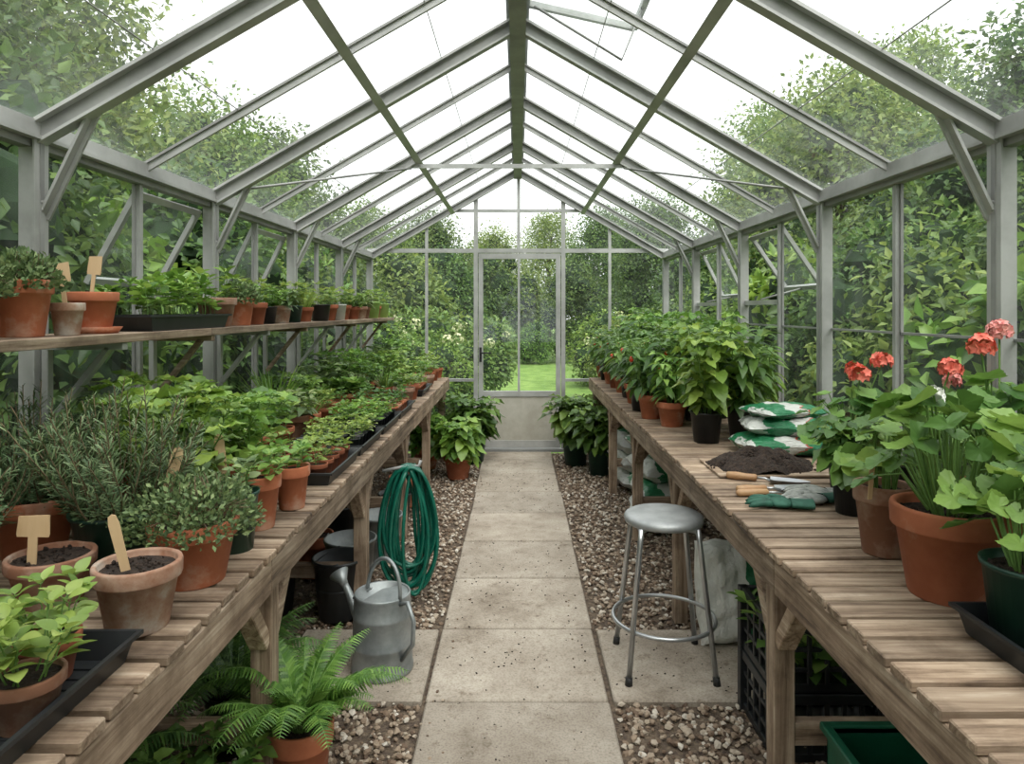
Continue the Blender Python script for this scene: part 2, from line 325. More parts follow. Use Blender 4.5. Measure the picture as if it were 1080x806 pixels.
def stems(mb, h, spread, ns, nodes, ls, T, lm, sm=None, z0=0, per=2, pet=.3, t0=.25, el=(.0,.6), r0=.03, o=(0,0), lean=.5, ssz=.003, droop=0., topcl=3, col_r=.5):
    sm = sm or STEM; O=[];D=[];U=[];S=[]
    for s in range(ns):
        a = 2*math.pi*(s+R(0,.8))/ns; hh = h*R(.72,1.0)*(1 if s else 1.05); sp = spread*R(.25,1.0) if s else spread*.05
        b = np.array((o[0]+r0*math.cos(a), o[1]+r0*math.sin(a), z0)); ts = np.linspace(0,1,6)
        P = np.array([b + np.array((math.cos(a)*sp*t**1.1, math.sin(a)*sp*t**1.1, hh*(t - .12*(sp/max(h,.01))*t*t))) for t in ts])
        P[1:-1,:2] += rng.normal(size=(4,2))*.01*h/.4
        tube(mb, P, np.linspace(ssz, ssz*.5, 6), sm, 4, False)
        ph = R(0,6)
        for k in range(nodes):
            t = t0+(1-t0)*k/max(nodes-1,1); i = min(int(t*5),4); f = t*5-i; p = P[i]*(1-f)+P[i+1]*f
            pn = per + (topcl if k == nodes-1 else 0); sz = ls*R(.75,1.15)*(1.0 if k < nodes-2 else .72)
            for q in range(pn):
                az = ph+k*1.9+2*math.pi*q/pn+R(-.3,.3); e = R(*el)+(.35 if k == nodes-1 else 0)
                d = np.array((math.cos(az)*math.cos(e), math.sin(az)*math.cos(e), math.sin(e)))
                pp = p + d*sz*pet
                if pet > .15: tube(mb, [p, pp+d*sz*.03], ssz*.45, sm, 3, False)
                e2 = e-droop; d2 = np.array((math.cos(az)*math.cos(e2), math.sin(az)*math.cos(e2), math.sin(e2)))
                O.append(pp); D.append(d2); U.append(np.array((0,0,1.))+.25*rng.normal(size=3)+.001); S.append(sz*R(.85,1.1))
    batch(mb, T, O, D, U, S, lm)
def p_basil(potm=TERRA, r=.08, h=.13, ph=.2, plastic=False, lm=None, ls=.06, T=None, ns=12, sp=1.5):
    mb = MB(); z = pot(mb, r, h, potm, plastic=plastic)
    stems(mb, ph, r*sp, ns, 5, ls, T or T_OVALW, lm or L_BASIL, z0=z-.01, per=2, pet=.2, t0=.25, el=(.0,.5), r0=r*.5, droop=.1)
    return mb.mesh('basil')
def p_seedling(potm=TERRA, r=.055, h=.09, ph=.1, plastic=False, ls=.045, ns=5, lm=None):
    mb = MB(); z = pot(mb, r, h, potm, plastic=plastic, seg=20)
    stems(mb, ph, r*1.1, ns, 3, ls, T_OVAL, lm or L_SEED, z0=z-.005, per=2, pet=.25, t0=.4, el=(.1,.5), r0=r*.45, ssz=.002)
    return mb.mesh('seedling')
def p_grass(potm=TERRA, r=.07, h=.12, ph=.2, plastic=False, n=70, lm=None, w=.8):
    mb = MB(); z = pot(mb, r, h, potm, plastic=plastic, seg=20); O=[];D=[];U=[];S=[]
    for k in range(n):
        a=R(0,6.28); e=R(.8,1.5); q=R(0,.7)*r; O.append((q*math.cos(a),q*math.sin(a),z)); D.append((math.cos(a)*math.cos(e),math.sin(a)*math.cos(e),math.sin(e))); U.append((-math.cos(a)*.9,-math.sin(a)*.9,.5)); S.append(ph*R(.6,1.1))
    batch(mb, leaf_t(5, lambda t: .03*w*(1-t)**.5+.002, .3, .25), O,D,U,S, lm or L_SEED); return mb.mesh('chives')
def p_pepper(potm=BLACK, r=.095, h=.18, ph=.5, plastic=True, fruit=0, lm=None, ls=.12, ns=7, T=None):
    mb = MB(); z = pot(mb, r, h, potm, plastic=plastic)
    stems(mb, ph, .2*ph/.5, ns, 7, ls, T or T_LONG, lm or L_PEP, z0=z-.01, per=3, pet=.3, t0=.22, el=(-.1,.45), r0=r*.25, ssz=.0055, droop=.35)
    if fruit:
        O = []
        for _ in range(fruit):
            a=R(0,6.28); q=R(.12,.21); O.append(np.array((q*math.cos(a), q*math.sin(a), z+R(.35,.8)*ph)))
        V = SPH[0]*np.array((.017,.017,.024))
        batch(mb, (V, SPH[1]), O, np.tile((0,1.,0.),(fruit,1)), np.tile((0,0,1.),(fruit,1)), 1.0, RED)
        for q in O: tube(mb, [q+(0,0,.02), q*np.array((.9,.9,1))+(0,0,.045), q*np.array((.5,.5,1))+(0,0,.05)], .002, STEM, 3, False)
    return mb.mesh('pepper')
def p_rosemary(potm=DGREEN, r=.11, h=.17, ph=.36, ns=52, plastic=True, nn=75, spread=.17):
    mb = MB(); z = pot(mb, r, h, potm, plastic=plastic); O=[];D=[];U=[];S=[]
    for s in range(ns):
        a = R(0,6.28); sp = spread*math.sqrt(R(0,1)); hh = ph*R(.5,1.0)*(1-.25*sp/spread)
        b = np.array((math.cos(a)*sp*.35, math.sin(a)*sp*.35, z-.01)); ts = np.linspace(0,1,7); w = R(-.03,.03)
        P = np.array([b+np.array((math.cos(a)*sp*t**.8*.8 + w*math.sin(3*t), math.sin(a)*sp*t**.8*.8+w*math.cos(3*t)-w, hh*t**1.15)) for t in ts])
        tube(mb, P, np.linspace(.003,.0013,7), STEMB, 4, False)
        for k in range(nn):
            t = .12+.88*k/nn; i = min(int(t*6),5); f = t*6-i; p = P[i]*(1-f)+P[i+1]*f; T = nrm(P[i+1]-P[i])
            q = nrm(rng.normal(size=3)); q = nrm(q-T*(q@T)); O.append(p); D.append(q+T*R(.5,1.1)); U.append(T+.01); S.append(R(.022,.034)*(1 if t < .93 else .6))
    batch(mb, T_NEED, O, D, U, S, L_ROSE, W=np.full(len(O), 1.25))
    return mb.mesh('rosemary')
def p_thyme(potm=TERRA, r=.11, h=.16, ph=.12, spread=.16, plastic=False, n=2600, ls=.014, lm=None):
    mb = MB(); z = pot(mb, r, h, potm, plastic=plastic)
    for s in range(60):
        a = R(0,6.28); e = R(.2,1.5); q = np.array((math.cos(a)*math.cos(e)*spread, math.sin(a)*math.cos(e)*spread, math.sin(e)*ph))
        b = np.array((math.cos(a)*r*.3, math.sin(a)*r*.3, z)); c = b + q*.55+np.array((0,0,.02)); tube(mb, [b, c, np.array((0,0,z))+q*R(.9,1.1)], .0012, STEMB, 3, False)
    d = nrm(rnd(n)); d[:,2] = np.abs(d[:,2])*1.1-.12; d = nrm(d); rr = rng.uniform(.55,1.06,n)[:,None]*(1+.10*np.sin(d[:,:1]*9)*np.cos(d[:,1:2]*8))
    O = d*rr*np.array((spread, spread, ph))+np.array((0,0,z))
    batch(mb, T_SMALL, O, d+.7*rnd(n)+np.array((0,0,.5)), d+.5*rnd(n), rng.uniform(.8,1.5,n)*ls, lm or L_THY)
    return mb.mesh('thyme')
def fronds(mb, z, nf, L, lm, arch=1.0, npn=30, o=(0,0), pl=.17, a0=0, a1=6.28, e0=(.85,1.4)):
    O=[];D=[];U=[];S=[]
    for f in range(nf):
        a = a0+(a1-a0)*(f+R(0,.7))/nf; l = L*R(.65,1.05); e = R(*e0); p = np.array((o[0]+.02*math.cos(a), o[1]+.02*math.sin(a), z)); P=[p]; n = 14; ds=[]
        k = arch*R(.7,1.3)
        for i in range(n):
            ee = e - k*1.6*(i/n)**1.3; d = np.array((math.cos(a)*math.cos(ee), math.sin(a)*math.cos(ee), math.sin(ee))); ds.append(d); P.append(P[-1]+d*l/n); a += R(-.03,.03)
        P = np.array(P); tube(mb, P, np.linspace(.0028,.0008,n+1), STEM, 4, False)
        for j in range(npn):
            t = .14+.86*j/npn; i = min(int(t*n), n-1); q = t*n-i; p = P[i]*(1-q)+P[i+1]*q; d = ds[i]
            side = nrm(np.cross(d, (0,0,1.))); up = np.cross(side, d)
            w = pl*l*(min(1, (t-.02)/.25))*(1-t)**.6*1.3+.007
            for sg in (-1,1):
                O.append(p); D.append(side*sg+d*.35-up*R(.0,.25)); U.append(up+.1*rng.normal(size=3)); S.append(w)
    batch(mb, T_PIN, O, D, U, S, lm)
def p_fern(potm=TERRA, r=.11, h=.2, nf=22, L=.45, lm=None, plastic=False, **k):
    mb = MB(); z = pot(mb, r, h, potm, plastic=plastic); fronds(mb, z, nf, L, lm or L_FERN, **k); return mb.mesh('fern')
def umbel(mb, c, rad, m, n=26, fs=.02):
    d = nrm(rnd(n)); d[:,2] = np.abs(d[:,2])*1.0-.25; d = nrm(d); O=[];D=[];U=[]
    for k in range(n):
        q = c + d[k]*rad*R(.75,1.1); a = nrm(np.cross(d[k], rng.normal(size=3))); b = np.cross(d[k], a)
        for i in range(5):
            t = i*2*math.pi/5; O.append(q); D.append(a*math.cos(t)+b*math.sin(t)+d[k]*.35); U.append(d[k])
    batch(mb, T_DIA, O, D, U, fs, m, W=np.full(len(O), 1.5))
def p_geranium(potm=TERRA, r=.12, h=.2, ph=.4, ls=.13, spread=.3, n=42, flowers=(), plastic=False, T=None, lm=None, e0=.05):
    mb = MB(); z = pot(mb, r, h, potm, plastic=plastic); O=[];D=[];U=[];S=[]
    for k in range(n):
        a = k*2.4+R(-.3,.3); e = R(e0,1.45)
        rad = spread*math.cos(e)*R(.7,1.05); hz = ph*(.15+.85*math.sin(e))*R(.7,1.0)
        b = np.array((.03*math.cos(a), .03*math.sin(a), z-.01)); c = np.array((rad*math.cos(a), rad*math.sin(a), z+hz))
        mid = b*.5+c*.5+np.array((0,0,.06)); tube(mb, [b, mid, c], [.004,.003,.002], STEM, 4, False)
        O.append(c-np.array((math.cos(a),math.sin(a),0))*ls*.2); D.append((math.cos(a), math.sin(a), R(-.7,.25))); U.append(np.array((math.cos(a)*.55, math.sin(a)*.55, 1.))+.4*rng.normal(size=3)); S.append(ls*R(.5,1.15))
    batch(mb, T or T_LOBE, O, D, U, S, lm or L_GER)
    for fl in flowers:
        (x,y,zz,rad,m) = fl[:5]
        tube(mb, [(0.01,0,z),(x*.5,y*.5,z+zz*.55),(x,y,z+zz)], .0028, STEM, 5, False); umbel(mb, np.array((x,y,z+zz)), rad, m, *(fl[5:] or (26,)))
    return mb.mesh('geranium')
def tray(mb, w, l, h, m, o=(0,0,0)):
    x,y,z = o
    V=[];k=.92
    for (s,zz) in ((k,0),(1,h),(1.05,h),(1.05,h-.008)): V += [(x+a*w/2*s, y+b*l/2*s, z+zz) for a,b in ((-1,-1),(1,-1),(1,1),(-1,1))]
    F = [(3,2,1,0)]+[(i*4+j, i*4+(j+1)%4, (i+1)*4+(j+1)%4, (i+1)*4+j) for i in range(3) for j in range(4)]
    mb.add(V, F, m)
    V=[]
    for (s,zz) in ((1,h),(.90,.006)): V += [(x+a*w/2*s, y+b*l/2*s, z+zz+.0005) for a,b in ((-1,-1),(1,-1),(1,1),(-1,1))]
    mb.add(V, [(4,5,6,7)]+[(j,j+4,(j+1)%4+4,(j+1)%4) for j in range(4)], m)
    nr=int(l/.04)
    for i in range(1,nr):
        yy=y-l*.45+l*.9*i/nr; box(mb, x-w*.44,x+w*.44,yy-.002,yy+.002,z+.006,z+.010,m)
def p_seedtray(w=.36, l=.5, nx=4, ny=6, ph=.09, potm=None, lm=None, ls=.045, cellpots=True, h=.055, skip=0):
    mb = MB(); tray(mb, w, l, h, BLACK)
    for i in range(nx):
        for j in range(ny):
            x = (i+.5-nx/2)*w*.9/nx; y = (j+.5-ny/2)*l*.9/ny; r = min(w/nx, l/ny)*.42
            if cellpots: pot(mb, r, .07, potm or BLACK, o=(x,y,.008), plastic=potm is None, seg=12)
            if R(0,1)<skip: continue
            stems(mb, ph*R(.6,1.2), r*.8, 3, 3, ls*R(.7,1.1), T_OVAL, lm or L_SEED, z0=.06, per=2, pet=.2, t0=.4, r0=.01, o=(x,y), ssz=.0016)
    if not cellpots: box(mb, -w*.45,w*.45,-l*.45,l*.45,.007,.045, SOIL)
    return mb.mesh('seedtray')
def label(name, loc, hgt=.14, w=.018, tilt=(0,0), rz=0, tee=False):
    mb = MB(); t=.0015
    if tee: box(mb, -w*.3,w*.3,-t,t,0,hgt*.6, LABEL); V=[(-w,0,hgt*.6),(w,0,hgt*.6),(w*1.05,0,hgt*.65),(w*1.0,0,hgt),(-w*.95,0,hgt*.97),(-w*1.05,0,hgt*.65)]
    else: V=[(-w*.4,0,0),(w*.4,0,0),(w*.5,0,hgt*.85),(w*.35,0,hgt*.97),(0,0,hgt),(-w*.35,0,hgt*.97),(-w*.5,0,hgt*.85)]
    n=len(V); W=[(a,-t,c) for a,b,c in V]+[(a,t,c) for a,b,c in V]
    F=[tuple(range(n)), tuple(range(2*n-1,n-1,-1))]+[((i+1)%n, i, n+i, n+(i+1)%n) for i in range(n)]
    mb.add(W, F, LABEL); o = mb.obj(name, loc); o.rotation_euler=(tilt[0],tilt[1],rz); return o

# ------------------------------------------------------------------ shell: greenhouse
HW, EZ, RZ, Y0, Y1 = 1.65, 2.15, 3.10, -.95, 7.5
SL = (RZ-EZ)/HW
def roofz(x): return EZ + (HW-abs(x))*SL
mains = [-.3, 1.0, 2.28, 3.6, 4.9, 6.2]; minors = [.35, 1.65, 2.94, 4.25, 5.55, 6.85]
def side_wall(sg, name, vents):
    mb = MB(); X = sg*HW
    for y in mains + [Y0+.03, Y1-.03]:
        box(mb, min(X, X-sg*.052), max(X, X-sg*.052), y-.024, y+.024, 0, EZ, ALU)
        box(mb, min(X-sg*.052, X-sg*.06), max(X-sg*.052, X-sg*.06), y-.034, y+.034, 0, EZ, ALU)
        box(mb, min(X-sg*.060, X-sg*.063), max(X-sg*.060, X-sg*.063), y-.010, y+.010, 0, EZ, ALUD)
        if y in mains:
            beam(mb, (sg*(HW-.05), y+.03, 1.86), (sg*1.42, y+.03, roofz(1.42)-.045), .036, .010, ALU, (0,1,0))
            beam(mb, (sg*(HW-.05), y+.014, 1.86), (sg*1.42, y+.014, roofz(1.42)-.045), .010, .036, ALU, (0,1,0))
            for zz in (1.885, 1.91): tube(mb, [(X-sg*.06, y, zz),(X-sg*.067, y, zz)], .007, ALUD, 6)
    for y in minors: 
        box(mb, min(X, X-sg*.03), max(X, X-sg*.03), y-.012, y+.012, 0, EZ, ALU)
        box(mb, min(X, X-sg*.012), max(X, X-sg*.012), y-.022, y+.022, 0, EZ, ALUD)
    def bx(a,b,z0,z1,mm): box(mb, min(X-sg*a,X-sg*b), max(X-sg*a,X-sg*b), Y0, Y1, z0, z1, mm)
    bx(.062,-.03,EZ-.035,EZ+.03,ALU); bx(.075,.062,EZ-.035,EZ-.022,ALU); bx(.045,.0,EZ-.06,EZ-.035,ALUD); bx(.05,-.02,0,.09,ALUD)
    bx(.03,0,.765,.795,ALU); bx(.012,0,1.445,1.455,ALUD)
    ys = sorted(mains+minors+[Y0,Y1])
    for a,b in zip(ys[:-1], ys[1:]):
        zt = 1.60 if a in vents else EZ
        mb.add([(X,a,.05),(X,b,.05),(X,b,zt),(X,a,zt)], [(0,1,2,3)], GLASS)
        if a in vents: box(mb, min(X-sg*.03,X), max(X-sg*.03,X), a, b, 1.585, 1.615, ALU)
    return mb.obj(name)
side_wall(-1, 'wall_left', (2.94, 4.25)); side_wall(1, 'wall_right', (4.25, 5.55))
wi = 1
def vent(sg, ya, yb, ang):
    global wi
    mb = MB(); y0, y1, h = ya+.03, yb-.03, .46
    for (a,b,c,d) in ((y0,y1,-.03,0),(y0,y1,-h,-h+.03),(y0,y0+.03,-h+.03,-.03),(y1-.03,y1,-h+.03,-.03)): box(mb, -.012,.012,a,b,c,d, ALU)
    mb.add([(0,y0,-h),(0,y1,-h),(0,y1,0),(0,y0,0)], [(0,1,2,3)], GLASS)
    o = mb.obj('window_%d'%wi, (sg*(HW+.01),0,2.07)); o.rotation_euler=(0,-sg*ang,0); wi += 1
    st = MB(); tube(st, [(sg*(HW-.02),(y0+y1)/2,1.62),(sg*(HW+.01+math.sin(ang)*h*.98),(y0+y1)/2,2.07-math.cos(ang)*h*.98)], .006, ALUD, 6); st.obj('window_stay')
vent(-1, 2.94, 3.6, .5); vent(-1, 4.25, 4.9, .45); vent(1, 4.25, 4.9, .6); vent(1, 5.55, 6.2, .45)

mb = MB()
for y in mains+[Y0+.03, Y1-.03]:
    for sg in (-1,1):
        n = nrm((sg*SL,0,1.)); a = np.array((sg*HW,y,EZ+.0)); b = np.array((0,y,RZ))
        beam(mb, a-n*.03, b-n*.03, .016, .075, ALUD, n); beam(mb, a-n*.005, b-n*.005, .07, .012, ALU, n); beam(mb, a-n*.066, b-n*.066, .048, .010, ALU, n)
for y in minors:
    for sg in (-1,1):
        n = nrm((sg*SL,0,1.)); a = np.array((sg*HW,y,EZ)); b = np.array((0,y,RZ))
        beam(mb, a-n*.015, b-n*.015, .014, .035, ALU, n); beam(mb, a, b, .036, .010, ALUD, n)
box(mb, -.018,.018,Y0,Y1,RZ-.10,RZ+.03, ALU); box(mb, -.042,.042,Y0,Y1,RZ-.112,RZ-.1, ALUD)
box(mb, -.06,.06,Y0,Y1,RZ+.0,RZ+.03, ALUD)
for sg in (-1,1):
    n = nrm((sg*SL,0,1.)); x=.745; p = np.array((sg*x,0,roofz(x)))-n*.055
    beam(mb, p+(0,Y0,0), p+(0,Y1,0), .03, .03, ALUD, n); beam(mb, p+(0,Y0,0)-n*.018, p+(0,Y1,0)-n*.018, .045, .008, ALU, n)
    tube(mb, [(sg*1.46,3.62,roofz(1.46)-.07),(sg*.76,4.88,roofz(.76)-.10)], .007, ALUD, 6)
beam(mb, (-.76,4.9,roofz(.76)-.08), (.76,4.9,roofz(.76)-.08), .012, .03, ALU)
for sg in (-1,1):
    for x in (.4,1.2):
        n = nrm((sg*SL,0,1.)); beam(mb, (sg*x,Y0,roofz(x)), (sg*x,Y1,roofz(x)), .004,.003, ALUD, n)
    g = [(sg*(HW+.03),Y0,EZ-.01),(sg*(HW+.03),Y1,EZ-.01),(0,Y1,RZ+.01),(0,Y0,RZ+.01)]
    mb.add(g, [(0,1,2,3)], GLASSR)
mb.obj('ceiling')
for sg,ya,yb in ((1,1.72,2.24),(1,3.02,3.54)):
    mb = MB(); ang = .30
    def rp(u,y):
        c = math.atan(SL)-ang; return (sg*u*math.cos(c), y, RZ+.05-u*math.sin(c))
    for a,b in (((.05,ya),(.62,ya)),((.05,yb),(.62,yb)),((.62,ya),(.62,yb)),((.05,ya),(.05,yb))): beam(mb, rp(*a), rp(*b), .03,.03, ALU)
    mb.add([rp(.05,ya),rp(.62,ya),rp(.62,yb),rp(.05,yb)], [(0,1,2,3)], GLASS)
    ym=(ya+yb)/2; tube(mb, [(.08,ym,RZ-.09),(.5,ym,roofz(.5)-.06),rp(.62,ym)], .007, ALUD, 6)
    mb.obj('window_%d'%wi); wi+=1

def gable(Y, name, sgn, door):
    mb = MB(); t=.02
    def V(x, z0, z1, w=.03): box(mb, x-w/2,x+w/2,Y-t,Y+t,z0,z1,ALU)
    def H(x0,x1,z,h=.03): box(mb, x0,x1,Y-t*.9,Y+t*.9,z-h/2,z+h/2,ALU)
    for x in (-1.0,1.01): V(x, 0, roofz(x)-.02)
    V(-.46,0,roofz(.46)-.02,.045); V(.50,0,roofz(.5)-.02,.045); V(0.01,2.19,RZ-.05,.035)
    H(-HW,HW,2.20,.045); H(-.72,.72,2.64); H(-HW,-.46,.78); H(.5,HW,.78); H(-HW,-.46,.05,.1); H(.5,HW,.05,.1)
    mb.add([(-HW,Y,.05),(-.46,Y,.05),(-.46,Y,2.2),(-HW,Y,2.2)], [(0,1,2,3)], GLASS)
    mb.add([(.5,Y,.05),(HW,Y,.05),(HW,Y,2.2),(.5,Y,2.2)], [(0,1,2,3)], GLASS)
    mb.add([(-HW,Y,2.2),(HW,Y,2.2),(0,Y,RZ)], [(0,1,2)], GLASS)
    box(mb, -.46,.5,Y-.06,Y+.06,0,.03,ALUD)
    mb.obj(name)
    d = MB(); x0,x1=-.43,.47; f=.05; g=x0+f; k=x1-f
    for (a,b,c,e) in ((x0,g,.04,2.17),(k,x1,.04,2.17),(g,k,2.11,2.17),(g,k,.04,.12),(g,k,.60,.66),(.0,.025,.66,2.11)):
        box(d, a,b,Y-.018,Y+.018,c,e,ALU)
    box(d, g,k,Y-.008,Y+.008,.12,.60,DOORP)
    d.add([(g,Y,.66),(k,Y,.66),(k,Y,2.11),(g,Y,2.11)], [(0,1,2,3)], GLASS)
    s = -sgn
    box(d, x0+.010,x0+.036,Y+s*.024-.004,Y+s*.024+.004,.98,1.14,RUBBER)
    tube(d, [(x0+.03,Y+s*.02,1.08),(x0+.03,Y+s*.06,1.08),(x0+.14,Y+s*.065,1.08)], .009, RUBBER, 8)
    d.obj('door_%d'%door)
gable(Y1, 'wall_back', 1, 1); gable(Y0, 'wall_front', -1, 2)

# ------------------------------------------------------------------ floor, path, ground
mb = MB(); box(mb, -HW+.06,HW-.06,Y0+.03,Y1-.08,-.06,-.012,GRAVB)
mb.obj('floor')
mb = MB()
mb.add([(-40,-20,-.07),(40,-20,-.07),(40,60,-.07),(-40,60,-.07)], [(0,1,2,3)], LAWN); mb.obj('lawn')
mb = MB(); 
seams = [-.42,.2,.82,1.44,2.06,2.68,3.30,3.92,4.54,5.16,5.78,6.40,7.02,7.42]
for a,b in zip(seams[:-1],seams[1:]):
    dz=R(-.003,.003); dx=R(-.007,.007); box(mb, -.36+dx,.36+dx,a+.007,b-.007,-.05,.014+dz,CONC)
box(mb, -1.02,-.380,2.69,3.29,-.05,.012,CONC); box(mb, .380,1.02,2.685,3.285,-.05,.013,CONC)
box(mb, -.35,.35,-.4,7.41,-.04,.000,SOIL)
mb.obj('paving_slab_path', bevel=.006)
mb = MB()
def okp(x,y): return abs(x)>.378 and not (2.68<y<3.30 and abs(x)<1.03)
pts=[]
while len(pts)<22000:
    x = R(.37,1.05) if rng.random()<.72 else R(.9,1.52); x *= rng.choice((-1,1)); y = 1.0+6.4*rng.random()**1.25
    if okp(x,y): pts.append((x,y,R(-.012,.006)))
for k in range(4): blobs(mb, np.array(pts[k::4]), rng.uniform(.006,.0185,len(pts[k::4])), GRAVEL, .6, False)
mb.obj('gravel')
mb = MB(); pts=[(rng.normal(0,.3)+R(-.2,.2),R(1.2,7),.015) for _ in range(800)]; pts=[p for p in pts if abs(p[0])<.35]
pts += [(R(.4,.98)*rng.choice((-1,1)),R(2.7,3.28),.014) for _ in range(90)]
blobs(mb, pts, rng.uniform(.0015,.0055,len(pts)), SOIL, .6, False)
pts=[(R(.24,.37)*rng.choice((-1,1)),R(1.5,6.5),.016) for _ in range(90)]; blobs(mb, pts, rng.uniform(.005,.009,len(pts)), GRAVEL, .6, False); mb.obj('soil_crumbs')

# ------------------------------------------------------------------ benches
BZ=.85
def bench(sg, name, xf):
    mb = MB(); xb=1.54; ya,yb=.55,7.15
    y=ya
    def bx(x0,x1,*a): box(mb, min(sg*x0,sg*x1), max(sg*x0,sg*x1), *a)
    while y < yb-.08:
        bx(xf+R(-.005,.005)+.0, xb, y+R(-.002,.002), y+.073+R(-.002,.002), BZ-.022+R(-.0015,.0015), BZ+R(-.0015,.0015), WX); y += .092
    bx(xf+.004, xf+.034, ya, 1.98, BZ-.125, BZ-.024, WY); bx(xf+.004, xf+.034, 1.985, 4.7, BZ-.120, BZ-.024, WY); bx(xf+.004, xf+.034, 4.705, yb, BZ-.125, BZ-.024, WY)
    bx(xb-.04, xb, ya, yb, BZ-.12, BZ-.024, WY); bx(1.13,1.17,ya,yb,BZ-.09,BZ-.024,WY)
    for y in (.7,2.10,3.4,4.6,5.8,7.0):
        bx(xf+.036, xf+.101, y-.032, y+.032, 0, BZ-.024, WZ); bx(xb-.11, xb-.042, y-.032, y+.032, 0, BZ-.024, WZ)
        bx(xf+.101, xb-.11, y-.02, y+.02, .22, .29, WX); bx(xf+.034, xb-.04, y+.036, y+.066, BZ-.11, BZ-.024, WX)
        for s in (-1,1):
            beam(mb, (sg*(xf+.07), y+s*.03, .54), (sg*(xf+.07), y+s*.23, BZ-.05), .045,.055, WY, (1,0,0))
        beam(mb, (sg*(xf+.09), y, .56), (sg*(xf+.28), y, BZ-.06), .05,.045, WX, (0,1,0))
    bx(xb-.09, xb-.05, ya+.1, yb-.1, .22,.29, WY)
    mb.obj(name, bevel=.003)
bench(-1, 'potting_bench', .71); bench(1, 'potting_bench', .74)
mb = MB(); SZ=1.472
for a,b in ((-1.53,-1.42),(-1.413,-1.30)):
    for y0,y1 in ((.6,2.9),(2.905,5.2),(5.205,7.2)): box(mb, a,b,y0,y1,SZ-.03,SZ,WY)
for y in mains[1:]+minors[1:]:
    box(mb, -1.58,-1.31,y-.015,y+.015,SZ-.055,SZ-.031,ALU if y in mains else WX)
    beam(mb, (-1.56,y,SZ-.30),(-1.36,y,SZ-.045),.02,.03, ALU if y in mains else WX,(0,1,0))
    box(mb, -1.582,-1.56,y-.015,y+.015,SZ-.32,SZ-.03, ALU)
mb.obj('timber_shelf', bevel=.002)

# ------------------------------------------------------------------ proto meshes
SEED=[p_seedling(TERRA), p_seedling(TERRA, ph=.13), p_seedling(BLACK, plastic=True, ph=.12), p_seedling(TERRAW, r=.06, ph=.1, lm=L_BASIL), p_seedling(WHITEP, plastic=True, r=.05), p_seedling(LIMEP, plastic=True, r=.055,h=.11), p_seedling(TERRA, r=.06, ph=.08, ls=.035, ns=7, lm=L_PEP)]
BAS=[p_basil(ns=15), p_basil(BLACK, plastic=True, ph=.18), p_basil(TERRA, r=.09, ph=.24, ls=.07, ns=18), p_basil(DGREEN, plastic=True, ph=.2, lm=L_SEED), p_basil(TERRA, ph=.16, lm=L_PEP, ls=.055), p_basil(TERRAW, ph=.15, ls=.08, T=T_LONG, lm=L_THY, ns=9), p_basil(TERRA, ph=.13, ls=.10, T=T_LOBE, lm=L_GER, ns=7, sp=1.2)]
GRS=[p_grass(), p_grass(BLACK, plastic=True, ph=.24, lm=L_BASIL), p_grass(TERRA, ph=.15, n=50, w=1.5, lm=L_PEP)]
PEP=[p_pepper(), p_pepper(TERRA, plastic=False, ph=.46), p_pepper(BLACK, ph=.56, ls=.13, lm=L_BASIL, T=T_OVALW), p_pepper(TERRA, plastic=False, ph=.5, fruit=6), p_pepper(BLACK, ph=.52, fruit=4), p_pepper(TERRA, r=.11, plastic=False, ph=.42, ls=.10, lm=L_BASIL)]
THY=[p_thyme(ph=.13, n=3400), p_thyme(TERRA, r=.075, h=.15, ph=.09, spread=.10, n=1500, ls=.018), p_thyme(BLACK, r=.07,h=.12,ph=.09,spread=.09,plastic=True,n=1000,ls=.018,lm=L_BASIL)]
TRAYS=[p_seedtray(ph=.07,ls=.036,skip=.1), p_seedtray(potm=TERRA, nx=3, ny=5, ph=.09, ls=.042, skip=.12), p_seedtray(lm=L_BASIL, ph=.09, ls=.042, skip=.1), p_seedtray(potm=TERRA,nx=3,ny=5,ph=.10,ls=.045,lm=L_PEP,skip=.1)]
FERNS=[p_fern(BLACK, .09,.14,16,.34,L_FERND,True), p_fern(TERRA, .10,.15,18,.36,L_FERN)]
rz = lambda: R(0,6.28)

# ---- left shelf
place('potted_oregano', p_thyme(TERRA, r=.078, h=.165, ph=.10, spread=.095, n=1500, ls=.018), (-1.43,1.97,SZ), 0)
place('potted_thyme', p_thyme(TERRA, r=.07, h=.14, ph=.09, spread=.10, n=1200, ls=.017), (-1.43,1.76,SZ), 1)
m = MB(); pot(m, .048,.10,TERRAW); m.obj('terracotta_pot', (-1.385,2.10,SZ))
m = MB(); pot(m, .075,.125,TERRA,o=(0,0,.012)); lathe(m, [(.001,0),(.07,0),(.085,.022),(.08,.022),(.068,.008),(.001,.008)], TERRA); m.obj('terracotta_pot', (-1.41,2.27,SZ))
label('plant_label', (-1.39,2.10,SZ+.075), .15, .022, (0,-.1), .3, True); label('plant_label', (-1.42,2.27,SZ+.10), .16, .020, (0,.1), .2, True)
place('seedling_tray', p_seedtray(.22,.66,3,7,.13,lm=L_BASIL,ls=.06,h=.06,cellpots=False,skip=.1), (-1.42,2.77,SZ), 0)
